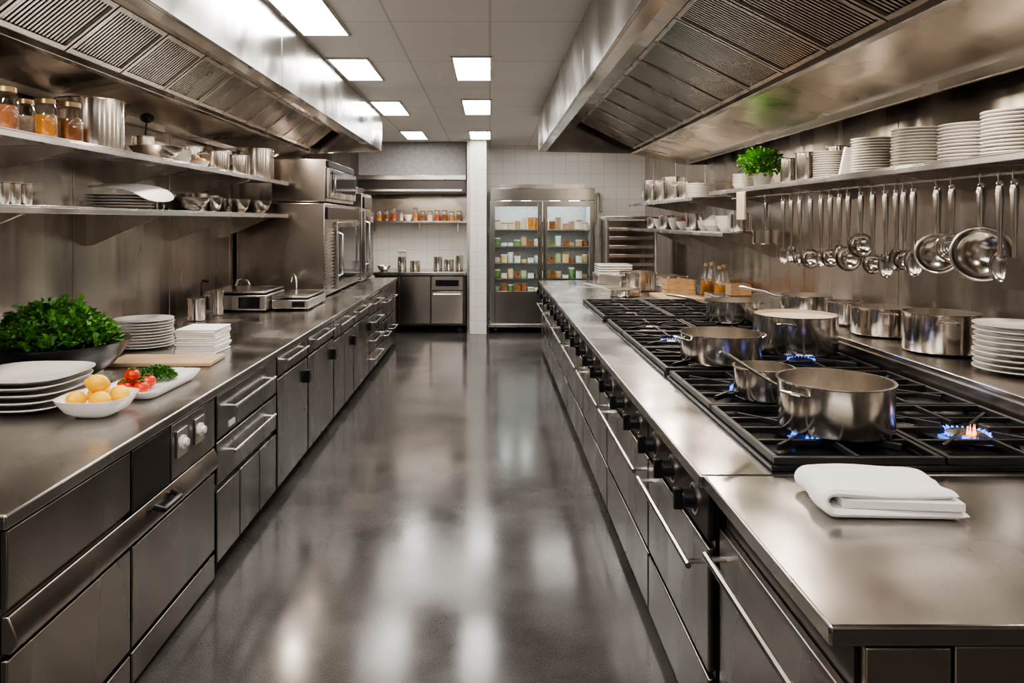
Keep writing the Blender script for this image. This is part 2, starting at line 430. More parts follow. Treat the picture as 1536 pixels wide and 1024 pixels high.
cabinet(1, 4.33, 5.05, 'left steel cabinet with one drawer and one door, beyond the three door cabinet', [('drawer', 0, 1, .73, .85, 'bar'), ('door', 0, 1, .07, .72, 'black')])
cabinet(1, 5.07, 5.88, 'second one-drawer one-door steel cabinet along the left counter', [('drawer', 0, 1, .73, .85, 'bar'), ('door', 0, 1, .07, .72, 'black')])
cabinet(1, 5.90, 6.74, 'left steel cabinet with one drawer over a split pair of doors', [('drawer', 0, 1, .70, .85, 'bar'), ('door', 0, .5, .07, .69, None), ('door', .5, 1, .07, .69, 'black')])
cabinet(1, 6.76, 7.6, 'left steel cabinet below the near side of the large ovens', [('drawer', 0, 1, .70, .85, 'bar'), ('door', 0, 1, .07, .69, 'black')])
cabinet(1, 7.62, 8.6, 'left unit of four stacked steel drawers below the ovens', [('drawer', 0, 1, .07 + i * .195, .26 + i * .195, 'bar') for i in range(4)], name='drawer_unit', cat='drawer unit')
cabinet(1, 8.62, 9.78, 'farthest steel cabinet on the left with wide barred drawers', [('drawer', 0, .5, .48, .85, 'bar'), ('drawer', .5, 1, .48, .85, 'bar'), ('door', 0, .5, .07, .47, 'bar'), ('door', .5, 1, .07, .47, 'bar')])

near = cabinet(-1, 1.39, 2.15, 'steel cabinet with a long door handle under the foreground worktop', [('door', 0, 1, .05, .76, 'topbar')], xf=.67, zb=.05)
MB().lathe([(0, 0), (.022, 0), (.022, .006), (.014, .01), (0, .01)], 20, T(.67, 1.62, .56) @ RY(-PI / 2)).build('lock', M['trim'], near, world=True)
MB().box(.70, .86, 1.366, 1.392, .06, .855).box(.87, 2.42, 1.372, 1.392, .06, .855).build('end_panel', M['oven'], near, world=True, bevel=.003)

def knob(root, x, y, z):
    def lo(m): m.v = [(a - root.location.x, b - root.location.y, c) for a, b, c in m.v]; return m
    p = lo(MB().lathe([(0, 0), (.040, 0), (.040, .008), (.030, .012), (.027, .04), (.022, .045), (0, .045)], 20, T(x, y, z) @ RY(-PI / 2))).build('knob', M['blackp'], root)
    lo(MB().box(x - .070, x - .040, y - .010, y + .010, z - .034, z + .034)).build('grip', M['blackp'], p, bevel=.004)
    lo(MB().lathe([(.040, 0), (.049, 0), (.049, .006), (.040, .006), (.040, 0)], 20, T(x, y, z) @ RY(-PI / 2))).build('dial_ring', M['trim'], p)
yb = [2.18, 3.02, 4.08, 5.14, 6.2, 7.25, 8.3, 9.33]
where = ['nearest, beside the foreground cabinet', 'second from the camera', 'third from the camera', 'fourth from the camera',
         'fifth from the camera', 'sixth from the camera', 'farthest, at the fridge end']
for i in range(7):
    o = cabinet(-1, yb[i], yb[i + 1] - .01, 'steel oven unit under the right worktop, ' + where[i], [
        ('knob_panel', 0, 1, .69, .855, None, 'body'), ('oven_door', 0, 1, .30, .68, 'topbar'), ('drawer', 0, 1, .05, .29, None)], name='range_oven', cat='oven', zb=.04)
    n = 3 if i < 5 else 2
    for k in range(n):
        knob(o, .65, yb[i] + (yb[i + 1] - yb[i]) * (k + .5) / n, .775)

# ------------------------------------------------------------------ gas range tops
def grate_mesh(w, l):
    mb = MB(); b = .009; z0, z1 = .018, .040
    mb.box(-w, w, -l, -l + 2 * b, z0, z1).box(-w, w, l - 2 * b, l, z0, z1).box(-w, -w + 2 * b, -l + 2 * b, l - 2 * b, z0, z1).box(w - 2 * b, w, -l + 2 * b, l - 2 * b, z0, z1)
    mb.box(-w + .018, w - .018, -l * .42 - .007, -l * .42 + .007, z0 + .004, z1); mb.box(-w + .018, w - .018, l * .42 - .007, l * .42 + .007, z0 + .004, z1)
    for k in range(8):
        a = k * PI / 4
        r1 = (w if k % 4 == 0 else l if k % 4 == 2 else min(w, l) * 1.12) - .012
        mb.box(.075, r1, -.006, .006, z0 + .004, z1 + .003, RZ(a))
    for sx in (-1, 1):
        for sy in (-1, 1): mb.box(sx * (w - .03) - .012, sx * (w - .03) + .012, sy * (l - .03) - .012, sy * (l - .03) + .012, 0.005, z0)
    return mb
def rangetop(y0, y1, rows, label, lit):
    xs = (.85, 1.375, 1.90)
    t = thing('gas_burner_range_top', label, 'range top', (xs[1], (y0 + y1) / 2, .90))
    tm = MB().box(-.53, .53, -(y1 - y0) / 2, (y1 - y0) / 2, .001, .006)
    hw = (y1 - y0) / 2
    tm.box(-.53, -.515, -hw, hw, .006, .016).box(.515, .53, -hw, hw, .006, .016).box(-.515, .515, -hw, -hw + .015, .006, .016).box(-.515, .515, hw - .015, hw, .006, .016)
    tm.build('drip_tray', M['tray'], t, bevel=.003)
    l = (y1 - y0) / rows / 2
    g0 = None; b0 = None
    for r in range(rows):
        for c in (0, 1):
            x = (-.2625, .2625)[c]; y = -hw + l * (2 * r + 1)
            if g0 is None:
                g0 = grate_mesh(.258, l - .006).build('grate', M['iron'], t, loc=(x, y, 0), bevel=.002)
                b0 = MB().lathe([(0, .005), (.10, .005), (.105, .009), (.09, .011), (.064, .012), (.060, .024), (.050, .028), (.030, .030), (0, .031)], 28).build('burner', M['dark'], t, loc=(x, y, 0))
            else:
                for q in (g0, b0):
                    k = q.copy(); C.objects.link(k); k.parent = t; k.location = (x, y, 0)
            if (r, c) in lit:
                big = lit[(r, c)] == 2
                fm = MB(); n = 28
                for j in range(n):
                    a = 2 * PI * j / n
                    hh = .014 + R.random() * .008
                    fm.lathe([(0, 0), (.005, .003), (.004, hh * .6), (0, hh)], 6, RZ(a) @ T(.067, 0, .018) @ RY(.9))
                fm.build('flame', M['flame'], t, loc=(x, y, 0))
                q = .155 if big else .125
                MB().lathe([(.088, .012), (q - .02, .014), (q - .004, .021), (q, .0235), (q - .006, .0235), (q - .022, .0175), (.088, .016), (.088, .012)], 40).build('burner_ring', M['trim'], t, loc=(x, y, 0))
                if big:
                    fm = MB()
                    for j in range(4):
                        fm.lathe([(0, 0), (.005, .006), (.003, .02), (0, .032 + R.random() * .014)], 6, T(-.02 + j * .008, -.055 + R.random() * .02, .024))
                    fm.build('flame', M['flame2'], t, loc=(x, y, 0))['label'] = 'orange flame tip'
    return t
rangetop(2.20, 3.50, 2, 'nearest black cast iron gas range top, under the largest front pot', {(0, 0): 1, (0, 1): 2, (1, 1): 1, (1, 0): 1})
rangetop(3.56, 5.36, 3, 'middle black cast iron gas range top with two large pots on it', {(0, 1): 1, (1, 0): 1})
rangetop(5.50, 6.72, 2, 'farthest black cast iron gas range top before the cutting board', {})

led = thing('steel_back_ledge', 'raised stainless steel ledge behind the burners carrying pots and plates', 'ledge', (1.92, 2.2, .9))
MB().prism([(1.925, .902), (1.925, .985), (1.945, 1.01), (2.448, 1.01), (2.448, .902)], 2.2, 6.6).build('ledge_top', M['oven'], led, world=True, bevel=.004)
MB().box(1.925, 1.945, 2.2, 6.6, .998, 1.016).build('ledge_trim', M['trim'], led, world=True, bevel=.003)

# ------------------------------------------------------------------ shelves
def shelf(s, xf, xw, y0, y1, z, label, brackets, lip=.035, size=.22):
    root = thing('wall_shelf', label, 'shelf', (xf, y0, z))
    a, b = min(xf, xw), max(xf, xw)
    mb = MB().box(a, b, y0, y1, z - .008, z)
    c, d = (xf, xf - .012) if xf > xw else (xf, xf + .012)
    mb.box(min(c, d), max(c, d), y0, y1, z - lip, z - .008)
    mb.build('shelf_board', M['shelf'], root, world=True, bevel=.002)
    for y in brackets:
        sg = 1 if xw < 0 else -1
        p = [(xw, z - .010), (xw + sg * abs(xf - xw) * .85, z - .010), (xw + sg * abs(xf - xw) * .85, z - .035), (xw + sg * .03, z - size), (xw, z - size)]
        MB().prism(p, y - .012, y + .012).build('bracket', M['trim'], root, world=True)
    return root
shelf(1, -1.95, XL, 1.4, 7.1, 2.03, 'upper steel wall shelf on the left holding jars and stockpots', (2.3, 3.6, 4.9, 6.2), size=.14)
shelf(1, -1.95, XL, 1.4, 7.1, 1.72, 'lower steel wall shelf on the left holding plates and metal bowls', (3.2, 4.55, 5.75, 6.8))
shelf(-1, 2.0, XR, 1.4, 6.7, 1.92, 'upper steel wall shelf on the right with plate stacks and potted herb', (2.4, 3.7, 5.0, 6.4), size=.12)
shelf(-1, 1.87, XR, 6.80, 9.85, 1.88, 'far upper steel wall shelf on the right with pots and plates', (7.3, 9.2), size=.12)
shelf(-1, 1.90, XR, 6.0, 9.80, 1.56, 'far lower steel wall shelf on the right with crockery and tins', (6.3, 7.6, 8.9))

# ------------------------------------------------------------------ cookware makers
def pot(name, label, loc, r, h, style='loops', rz=0, group=None, content=None, n=40, cat='pot', mat='pot'):
    t = thing(name, label, cat, loc, rz, group)
    w = .004
    MB().lathe([(0, 0), (r - .012, 0), (r - .003, .004), (r, .014), (r, h - .006), (r + .006, h - .002), (r + .006, h), (r - w, h)], n).build('body', M[mat], t, recalc=False)
    MB().lathe([(r - w, h), (r - w, .012), (r - .015, w), (0, w)], n).build('lining', M['potin'], t, recalc=False)
    if style == 'loops':
        for s in (-1, 1):
            z = h * .78
            MB().tube([(s * (r - .001), -.045, z), (s * (r + .03), -.04, z + .01), (s * (r + .045), -.02, z + .014), (s * (r + .045), .02, z + .014), (s * (r + .03), .04, z + .01), (s * (r - .001), .045, z)], .0055, 8).build('handle', M['trim'], t)
    elif style == 'long':
        z = h * .82
        MB().tube([(r - .001, 0, z), (r + .04, 0, z + .005), (r + .10, 0, z + .03), (r + .26, 0, z + .055), (r + .28, 0, z + .055)], [.008, .007, .008, .010, .006], 8, sx=.6).build('handle', M['trim'], t)
    if content:
        MB().lathe([(0, 0), (r - .0045, 0), (r - .0045, .004), (0, .004)], n, T(0, 0, h * .88)).build('contents', M[content], t)
    return t
def bowl(name, label, loc, r, h, mat='pot', group=None, cat='bowl', n=36, sq=0):
    o = MB().lathe([(0, 0), (r * .45, 0), (r * .5, .003), (r * .78, h * .35), (r * .95, h * .8), (r, h), (r * .97, h), (r * .92, h * .8), (r * .75, h * .38), (r * .45, .008), (0, .008)], n, sq=sq).build(name, M[mat], loc=loc)
    return tag(o, label, cat, group)
def plate_mesh(r, sq=0, hh=.019):
    return MB().lathe([(0, 0), (.55 * r, 0), (.6 * r, .003), (r, hh - .004), (r, hh), (.97 * r, hh), (.6 * r, .008), (0, .007)], 40, sq=sq)
def stack(x, y, z, r, n, dz, where, group, sq=0, hh=.019, name='dinner_plate', cat='plate', shape='round', jit=.004):
    o0 = None
    for i in range(n):
        lab = 'topmost white %s plate of the stack %s' % (shape, where) if i == n - 1 else 'bottom white %s plate of the stack %s' % (shape, where) if i == 0 else 'white %s plate inside the stack %s' % (shape, where)
        loc = (x + R.uniform(-jit, jit), y + R.uniform(-jit, jit), z + i * dz)
        if o0 is None: o = o0 = plate_mesh(r, sq, hh).build(name, M['ceramic'], loc=loc)
        else: o = o0.copy(); C.objects.link(o); o.location = loc
        tag(o, lab, cat, group)
def jar(label, loc, r, h, cont, group, full=.8):
    t = thing('glass_jar', label, 'jar', loc, 0, group)
    MB().lathe([(0, 0), (r - .004, 0), (r, .006), (r, h * .74), (r * .8, h * .86), (r * .8, h * .9)], 24).build('glass_body', M['glass'], t)
    MB().lathe([(0, .004), (r - .006, .004), (r - .004, .008), (r - .004, h * .74 * full), (0, h * .74 * full)], 24).build('contents', M[cont], t)
    MB().lathe([(0, h * .88), (r * .84, h * .88), (r * .84, h * .985), (r * .78, h), (0, h)], 24).build('lid', M['jar_lid'], t)
    return t

# pots on the range
GZ = .944
pot('saucepan', 'largest brushed steel pot at the front of the range, over a blue flame', (1.185, 2.52, GZ), .185, .165, 'loops', .45, n=56)
sp = pot('saucepan', 'small steel saucepan with long raised handle behind the large front pot', (1.10, 2.95, GZ), .115, .125, 'none', 0)
MB().tube([(.02, -.112, .070), (-.03, -.13, .095), (-.11, -.155, .145), (-.20, -.18, .200), (-.235, -.19, .215)], [.006, .0045, .006, .009, .006], 8, sx=.8).build('handle', M['trim'], sp)
pot('wide_pot', 'wide shallow steel pot with loop handles left of the creamy pot', (1.17, 3.72, GZ), .198, .145, 'loops', .2)
pot('stockpot', 'large steel pot filled with pale creamy food at the middle burners', (1.675, 4.03, GZ), .218, .2, 'loops', 1.0, content='cream')
pot('saucepan', 'steel saucepan with a long handle pointing left on the far burners', (1.72, 5.2, GZ), .18, .15, 'long', PI - .2)
lz = 1.017
pot('saucepan', 'steel pot with long handle on the ledge behind the creamy pot', (2.2, 5.1, lz), .17, .125, 'long', PI - .5)
pot('small_pot', 'small plain steel pot on the ledge between two larger pots', (2.2, 4.56, lz), .1, .14, 'none', cat='pot')
pot('saucepan', 'steel pot on the ledge right of the small plain pot', (2.2, 4.13, lz), .155, .155, 'loops', 1.3)
pot('stockpot', 'tall steel pot on the ledge next to the white plates', (2.21, 3.6, lz), .168, .19, 'loops', 1.2)
stack(2.22, 3.08, lz, .165, 9, .023, 'on the ledge at the right edge', 'white plates on the ledge', hh=.022)

# foreground towel
def towel():
    # one thick cloth folded over itself: the folded edge is a fat roll at the left end, loose layers show at the right
    mb = MB()
    t0 = .021
    prof = []                                        # centre line in xz of the folded cloth, bottom layer to top
    prof += [(.172 - i * .02, .011) for i in range(17)]
    cx, cz, r = -.150, .0335, .0225
    prof += [(cx + r * math.cos(a) * 1.1, cz + r * math.sin(a)) for a in [-PI / 2 - k * PI / 8 for k in range(1, 8)]]
    prof += [(-.148 + i * .02, .056) for i in range(16)]
    n = len(prof); ny = 26
    vs, fs = [], []
    for side in (-1, 1):
        for i, (x, z) in enumerate(prof):
            a, b = prof[max(i - 1, 0)], prof[min(i + 1, n - 1)]
            tx, tz = b[0] - a[0], b[1] - a[1]; q = math.hypot(tx, tz); nx, nz = -tz / q, tx / q
            for j in range(ny + 1):
                v = j / ny * 2 - 1
                e = 1.0 if abs(v) < .88 else math.sqrt(max(0.0, 1 - ((abs(v) - .88) / .12) ** 2))
                if i < 2 or i > n - 3: e *= (.35 if i in (0, n - 1) else .8)
                th = t0 / 2 * e
                wob = (.0025 * math.sin(20 * x + 2.2 * v + i * .03) + .002 * math.sin(9 * v + 11 * x)) * (1 if z > .03 else .15)
                sk = .012 * math.sin(6 * x + .5) + .006 * (z > .03)
                vs.append((x + side * nx * th + .004 * math.sin(5 * v), .110 * v * (1 - .04 * (z > .03)) + sk, z + side * nz * th + wob))
    m = n * (ny + 1)
    for i in range(n - 1):
        for j in range(ny):
            a = i * (ny + 1) + j; b = (i + 1) * (ny + 1) + j
            fs.append((a, b, b + 1, a + 1)); fs.append((m + a, m + a + 1, m + b + 1, m + b))
    for i in range(n - 1):
        for j in (0, ny):
            a = i * (ny + 1) + j; b = (i + 1) * (ny + 1) + j; fs.append((a, m + a, m + b, b))
    for i in (0, n - 1):
        for j in range(ny):
            a = i * (ny + 1) + j; fs.append((a, a + 1, m + a + 1, m + a))
    mb.add(vs, fs)
    mb.add([(x * .97 - .002, y * .97 + .004, z) for x, y, z in []], [])
    # the second turn of the fold, lying between the two outer layers
    mb2 = MB().box(-.13, .165, -.100, .108, .0225, .0445)
    mb.add(mb2.v, mb2.f)
    o = mb.build('folded_towel', M['cloth'], loc=(1.03, 1.94, .903), rz=-.10, ang=50)
    b = o.modifiers.new('bevel', 'BEVEL'); b.width = .008; b.segments = 3; b.limit_method = 'ANGLE'; b.angle_limit = math.radians(60)
    tag(o, 'thick folded white towel on the foreground steel worktop', 'towel')
towel()

# ------------------------------------------------------------------ left worktop items
def leaf(mb, c, size, d, up, w=1.0):
    d = Vector(d).normalized(); s = d.cross(Vector(up))
    if s.length < .01: s = Vector((1, 0, 0))
    s.normalize(); n = s.cross(d); s = s * w
    c = Vector(c)
    pts = [c, c + d * size * .35 + s * size * .33 + n * size * .1, c + d * size * .5 + s * size * .16, c + d * size * .8 + s * size * .3 + n * size * .05, c + d * size - n * size * .15,
           c + d * size * .8 - s * size * .3 + n * size * .05, c + d * size * .5 - s * size * .16, c + d * size * .35 - s * size * .33 + n * size * .1, c + d * size * .55 - n * size * .08]
    mb.add([tuple(p) for p in pts], [(0, 1, 2, 8), (8, 2, 3, 4), (0, 8, 6, 7), (8, 4, 5, 6)])
def leafpile(n, rx, ry, h, size, seed, base=0, fill=.55, w=1.0, loose=0.0):
    rr = random.Random(seed); mb = MB()
    for _ in range(n):
        a = rr.uniform(0, 2 * PI); q = rr.random() ** .5
        x, y = rx * q * math.cos(a), ry * q * math.sin(a)
        top = base + h * max(0.0, 1 - q ** 2.2) ** .8 * (1 + .18 * math.sin(5 * a + 3 * q) * (loose > 0))
        z = base + (top - base) * (1 - rr.random() ** 2 * fill) - .005 + (rr.random() ** 4) * loose
        d = Vector((math.cos(a) * (.2 + q * .5), math.sin(a) * (.2 + q * .5), rr.uniform(.2, 1.1))) + Vector((rr.uniform(-1, 1), rr.uniform(-1, 1), rr.uniform(-.3, .6)))
        leaf(mb, (x, y, z), size * rr.uniform(.6, 1.3), d, (rr.uniform(-.5, .5), rr.uniform(-.5, .5), 1), w * rr.uniform(.7, 1.2))
    return mb
gx, gy = -2.09, 3.52
bowl('salad_bowl', 'large black metal bowl heaped with leafy greens', (gx, gy, .901), .335, .175, 'blackp')
sg = leafpile(1500, .250, .250, .150, .060, 3, w=.75, loose=.03)
tag(sg.build('salad_greens', M['green'], loc=(gx, gy, 1.062), recalc=False), 'heap of fresh green salad leaves in the black bowl', 'salad greens', kind='stuff')
stack(-2.07, 4.38, .901, .17, 10, .017, 'behind the salad bowl on the left worktop', 'white plates behind the salad bowl')
stack(-1.88, 2.98, .901, .215, 5, .027, 'in front of the salad bowl', 'white rounded square dishes', sq=3.2, hh=.034, name='square_dish', cat='plate', shape='rounded square', jit=.006)
nap = None
for i in range(12):
    mb = MB().box(-.115, .115, -.12, .12, 0, .0112)
    lab = 'topmost folded white napkin of the stack beside the plates' if i == 11 else 'folded white napkin inside the stack beside the plates'
    if nap is None: nap = o = mb.build('folded_napkin', M['cloth'], bevel=.0055)
    else: o = nap.copy(); C.objects.link(o)
    o.location = (-1.66 + R.uniform(-.007, .007), 4.25 + R.uniform(-.007, .007), .901 + i * .0118); o.rotation_euler.z = R.uniform(-.06, .06)
    tag(o, lab, 'napkin', 'stack of folded white napkins')
tag(MB().box(-.27, .27, -.13, .13, 0, .022).build('cutting_board', M['board'], loc=(-1.72, 3.90, .901), rz=.05, bevel=.006), 'pale wooden cutting board behind the tomato platter', 'cutting board')
def platter():
    mb = MB()
    prof = [(0, 0), (.80, 0), (.86, .004), (1.0, .036), (1.0, .040), (.965, .040), (.83, .010), (.78, .007), (0, .007)]
    mb.lathe([(r * .135, z) for r, z in prof], 96, Matrix.Diagonal((1, 1.95, 1, 1)), sq=7)
    o = mb.build('serving_platter', M['ceramic'], loc=(-1.525, 3.30, .901), rz=-.03)
    tag(o, 'white rectangular platter holding tomatoes and chopped herbs', 'platter')
platter()
tm0 = None
for i, (x, y, z) in enumerate([(-1.555, 3.12, .94), (-1.49, 3.13, .94), (-1.585, 3.185, .94), (-1.52, 3.195, .94), (-1.54, 3.155, .988), (-1.585, 3.252, .94), (-1.52, 3.262, .94)]):
    w = ['front left', 'front right', 'left', 'right', 'topmost', 'rear left', 'rear right'][i]
    if tm0 is None:
        t = tm0 = thing('cherry_tomato', '', 'tomato', (x, y, z), 0, 'red tomatoes on the platter')
        MB().ball((0, 0, 0), (.033, .033, .029), 20, 12).build('tomato_flesh', M['tomato'], t)
        mb = MB()
        for k in range(5): leaf(mb, (0, 0, .029), .022, (math.cos(k * 1.257), math.sin(k * 1.257), .15), (0, 0, 1))
        mb.tube([(0, 0, .026), (.002, 0, .036)], .002, 5); mb.build('calyx', M['calyx'], t, recalc=False)
    else: t = dup(tm0, (x, y, z), rz=i * 1.1)
    t['label'] = w + ' red tomato with green stem on the white platter'
tag(leafpile(900, .085, .085, .05, .019, 5).build('chopped_herbs', M['green2'], loc=(-1.565, 3.44, .918), recalc=False), 'small heap of dark green herbs at the back of the platter', 'herbs', kind='stuff')
bx_, by_ = -1.525, 2.85
bowl('serving_bowl', 'white bowl of lemons in front of the plates', (bx_, by_, .901), .135, .075, 'ceramic', sq=3, n=64)
lm0 = None
for i, (dx, dy, dz) in enumerate([(-.058, -.045, .066), (.035, -.05, .066), (-.025, .05, .068), (.066, .04, .068), (.0, .0, .120)]):
    w = ['front left', 'front right', 'back left', 'back right', 'topmost'][i]
    loc = (bx_ + dx, by_ + dy, .901 + dz)
    if lm0 is None:
        prof = [(0, -.048), (.006, -.046), (.014, -.040), (.030, -.027), (.038, 0), (.031, .026), (.014, .040), (.007, .047), (0, .049)]
        o = lm0 = MB().lathe(prof, 24, RX(PI / 2 - .2)).build('lemon', M['lemon'], ang=60)
        sb = o.modifiers.new('s', 'SUBSURF'); sb.levels = sb.render_levels = 1
    else: o = lm0.copy(); C.objects.link(o)
    o.location = loc; o.rotation_euler.z = i * 1.3
    tag(o, w + ' yellow lemon in the white bowl', 'lemon', 'lemons in the white bowl')

t = thing('soap_dispenser', 'black pump dispenser against the left backsplash', 'soap dispenser', (-2.36, 6.0, .901))
MB().lathe([(0, 0), (.025, 0), (.026, .1), (.014, .13), (.012, .14), (0, .14)], 20).build('bottle', M['blackp'], t)
MB().tube([(0, 0, .14), (0, 0, .25), (.01, 0, .265), (.06, 0, .255)], .009, 8).build('pump', M['blackp'], t)
pot('steel_cup', 'wider steel cup beside the black pump dispenser', (-2.22, 5.55, .901), .065, .17, 'none', cat='cup')
pot('steel_cup', 'narrow steel cup right of the wider cup', (-2.18, 5.88, .901), .045, .2, 'none', cat='cup')
def tap(x, y, h, lab, rz=0):
    t = thing('tap', lab, 'tap', (x, y, .901), rz)
    MB().lathe([(0, 0), (.028, 0), (.028, .01), (.012, .02), (.012, .06), (0, .06)], 18).build('tap_base', M['trim'], t)
    MB().tube([(0, 0, .05), (0, 0, h * .75), (.02, 0, h * .93), (.06, 0, h), (.11, 0, h * .93), (.13, 0, h * .72)], .010, 10).build('spout', M['trim'], t)
    MB().tube([(0, 0, .05), (0, .05, .075)], .006, 8).build('lever', M['trim'], t)
tap(-2.34, 6.75, .22, 'curved steel tap behind the steel scales')
tap(-1.83, 6.93, .24, 'slim steel tap next to the large oven', 2.2)
def scale(x, y, sx, sy, h, lab):
    t = thing('kitchen_scale', lab, 'kitchen scale', (x, y, .901))
    MB().box(-sx, sx, -sy, sy, .015, h - .03).build('body', M['shelf'], t, bevel=.006)
    MB().box(-sx * .3, sx * .3, -sy * .3, sy * .3, h - .03, h - .012).build('column', M['blackp'], t)
    MB().box(-sx * .98, sx * .98, -sy, sy, h - .014, h).build('platform', M['top'], t, bevel=.004)
    for a in (-1, 1):
        for b in (-1, 1): MB().lathe([(0, 0), (.015, 0), (.015, .015), (0, .015)], 12, T(a * sx * .8, b * sy * .8, 0)).build('foot', M['blackp'], t)
    MB().box(sx * .1, sx * .8, -sy - .003, -sy, .03, h - .045).build('display', M['display'], t)
scale(-2.10, 6.33, .25, .28, .17, 'larger flat steel scale with black display on the left worktop')
scale(-1.68, 6.48, .155, .32, .12, 'smaller low steel scale between the large scale and the oven')

# ------------------------------------------------------------------ shelf items, left
def LU(px, x): return (x, -x * F / (VX - px))
zu, zl_ = 2.031, 1.721
for px, x, r, h, c, l in ((6, -2.10, .056, .20, 'brown', 'glass jar of brown preserve at the far left of the upper shelf'), (36, -2.22, .05, .20, 'cream', 'pale glass jar second on the upper left shelf'),
                          (68, -2.08, .052, .19, 'amber', 'glass jar of amber honey on the upper left shelf'), (104, -2.06, .06, .20, 'brown', 'glass jar of dark preserve in front of the stockpot')):
    X, Y = LU(px, x); jar(l, (X, Y, zu), r, h, c, 'preserve jars on the upper left shelf')
def lp(kind, px, x, r, h, lab, z=zu, **k):
    X, Y = LU(px, x)
    if kind == 'bowl': return bowl('mixing_bowl', lab, (X, Y, z), r, h, k.get('mat', 'pot'), k.get('group'))
    return pot(k.get('name', 'stockpot'), lab, (X, Y, z), r, h, k.get('style', 'loops'), k.get('rz', 1.2), k.get('group'), n=32)
lp('pot', 136, -2.26, .175, .30, 'large tall steel stockpot beside the jars on the upper left shelf')
X, Y = LU(215, -2.3)
t = pot('utensil_holder', 'steel holder with a black ladle standing in it on upper shelf', (X, Y, zu), .07, .18, 'none', cat='utensil holder')
o = thing('ladle', 'black ladle standing in the steel holder', 'ladle', (X, Y, zu))
MB().tube([(0, 0, .01), (.03, -.02, .27)], .006).build('handle', M['blackp'], o)
MB().ball((.04, -.03, .30), (.045, .045, .035)).build('ladle_bowl', M['blackp'], o)
lp('bowl', 234, -2.10, .16, .085, 'wide shallow steel bowl on the upper left shelf')
for i in range(3):
    X, Y = LU(272, -2.08); bowl('small_bowl', ['lowest', 'middle', 'top'][i] + ' white bowl of the small stack on the upper left shelf', (X, Y, zu + i * .022), .065, .05, 'ceramic', 'small white bowls on the upper left shelf')
X, Y = LU(300, -2.08); bowl('small_bowl', 'small white bowl with orange food on the upper left shelf', (X, Y, zu), .065, .05, 'ceramic')
tag(MB().ball((0, 0, .045), (.048, .048, .03)).build('orange_food', M['org'], loc=(X, Y, zu)), 'orange food heaped in a small white bowl', 'food')
lp('pot', 256, -2.38, .10, .17, 'steel pot behind the wide shallow bowl on the upper shelf', name='saucepan', style='none')
lp('pot', 282, -2.36, .11, .20, 'medium steel pot behind the small white bowls', name='saucepan')
lp('pot', 322, -2.08, .105, .14, 'low steel saucepan in front on the upper left shelf', name='saucepan')
lp('pot', 352, -2.10, .10, .16, 'small steel saucepan left of the far stockpot', name='saucepan', style='none', rz=2)
lp('pot', 330, -2.38, .10, .24, 'tall steel pot at the back of the upper left shelf', style='none')
lp('pot', 383, -2.22, .17, .30, 'large steel stockpot at the far end of the upper left shelf', rz=0)
for i, px in enumerate((2, 19, 37)):
    X, Y = LU(px, -2.12); pot('steel_tumbler', ['leftmost', 'middle', 'rightmost'][i] + ' small steel tumbler on the lower left shelf', (X, Y, zl_), .032, .10, 'none', cat='cup', group='small steel tumblers', n=20)
X, Y = LU(180, -2.17)
stack(X, Y, zl_, .185, 5, .017, 'wrapped in white cloth on the lower left shelf', 'white plates on the lower left shelf')
mb = MB()
mb.add([(-.20, -.17, .120), (.16, -.2, .125), (.2, .2, .16), (-.17, .19, .17), (.27, .25, .04), (.24, -.22, .03), (0, 0, .125)], [(0, 1, 6), (1, 2, 6), (2, 3, 6), (3, 0, 6), (1, 5, 4, 2)])
o = mb.build('draped_cloth', M['cloth'], loc=(X, Y, zl_), ang=80, recalc=False); sd = o.modifiers.new('s', 'SOLIDIFY'); sd.thickness = .006
ss = o.modifiers.new('u', 'SUBSURF'); ss.levels = ss.render_levels = 2
tag(o, 'white cloth laid over the plates on the lower left shelf', 'cloth')
for px, x, r, h, l in ((278, -2.14, .165, .095, 'wide flat steel bowl nearest on the lower left shelf'), (318, -2.10, .08, .11, 'small steel bowl right of the wide flat bowl'),
                       (337, -2.24, .10, .12, 'medium steel bowl in the middle of the lower left shelf'), (358, -2.07, .09, .11, 'steel bowl left of the last bowl on the lower shelf'), (384, -2.16, .14, .12, 'wide steel bowl at the far end of the lower left shelf')):
    lp('bowl', px, x, r, h, l, z=zl_)
lp('pot', 246, -2.40, .085, .13, 'round steel pan at the back of the lower left shelf', z=zl_, name='saucepan', style='none')
lp('pot', 299, -2.40, .07, .16, 'tall steel can at the back of the lower left shelf', z=zl_, name='canister', style='none')
lp('pot', 316, -2.40, .07, .15, 'second steel can at the back of the lower left shelf', z=zl_, name='canister', style='none')

# ------------------------------------------------------------------ shelf items, right
def RU(px, x): return (x, x * F / (px - VX))
zr = 1.921
for px, n, r in ((1310, 13, .118), (1377, 13, .125), (1456, 11, .13), (1528, 12, .135)):
    X, Y = RU(px, 2.2)
    wh = {1310: 'beside the napkin cone, right shelf', 1377: 'second of four big stacks, right shelf', 1456: 'third of four big stacks, right shelf', 1528: 'at the right edge of the right shelf'}[px]
    stack(X, Y, zr, r, n, .0155, wh, 'plate stacks on the upper right shelf', hh=.017, jit=.003)
X, Y = RU(1243, 2.20); stack(X, Y, zr, .095, 12, .015, 'of small plates beside a steel can', 'small plate stack on the upper right shelf', hh=.017, name='side_plate')
pot('steel_canister', 'tall steel can behind the small plate stack', (2.36, 4.98, zr), .07, .24, 'none', cat='canister')
X, Y = RU(1272, 2.12)
mb = MB().prism([(-.055, 0), (.055, 0), (.06, .15), (-.02, .17)], -.012, .012); tag(mb.build('folded_napkin', M['cloth'], loc=(X, Y, zr), bevel=.004), 'upright folded white napkin between plate stacks on right shelf', 'napkin')
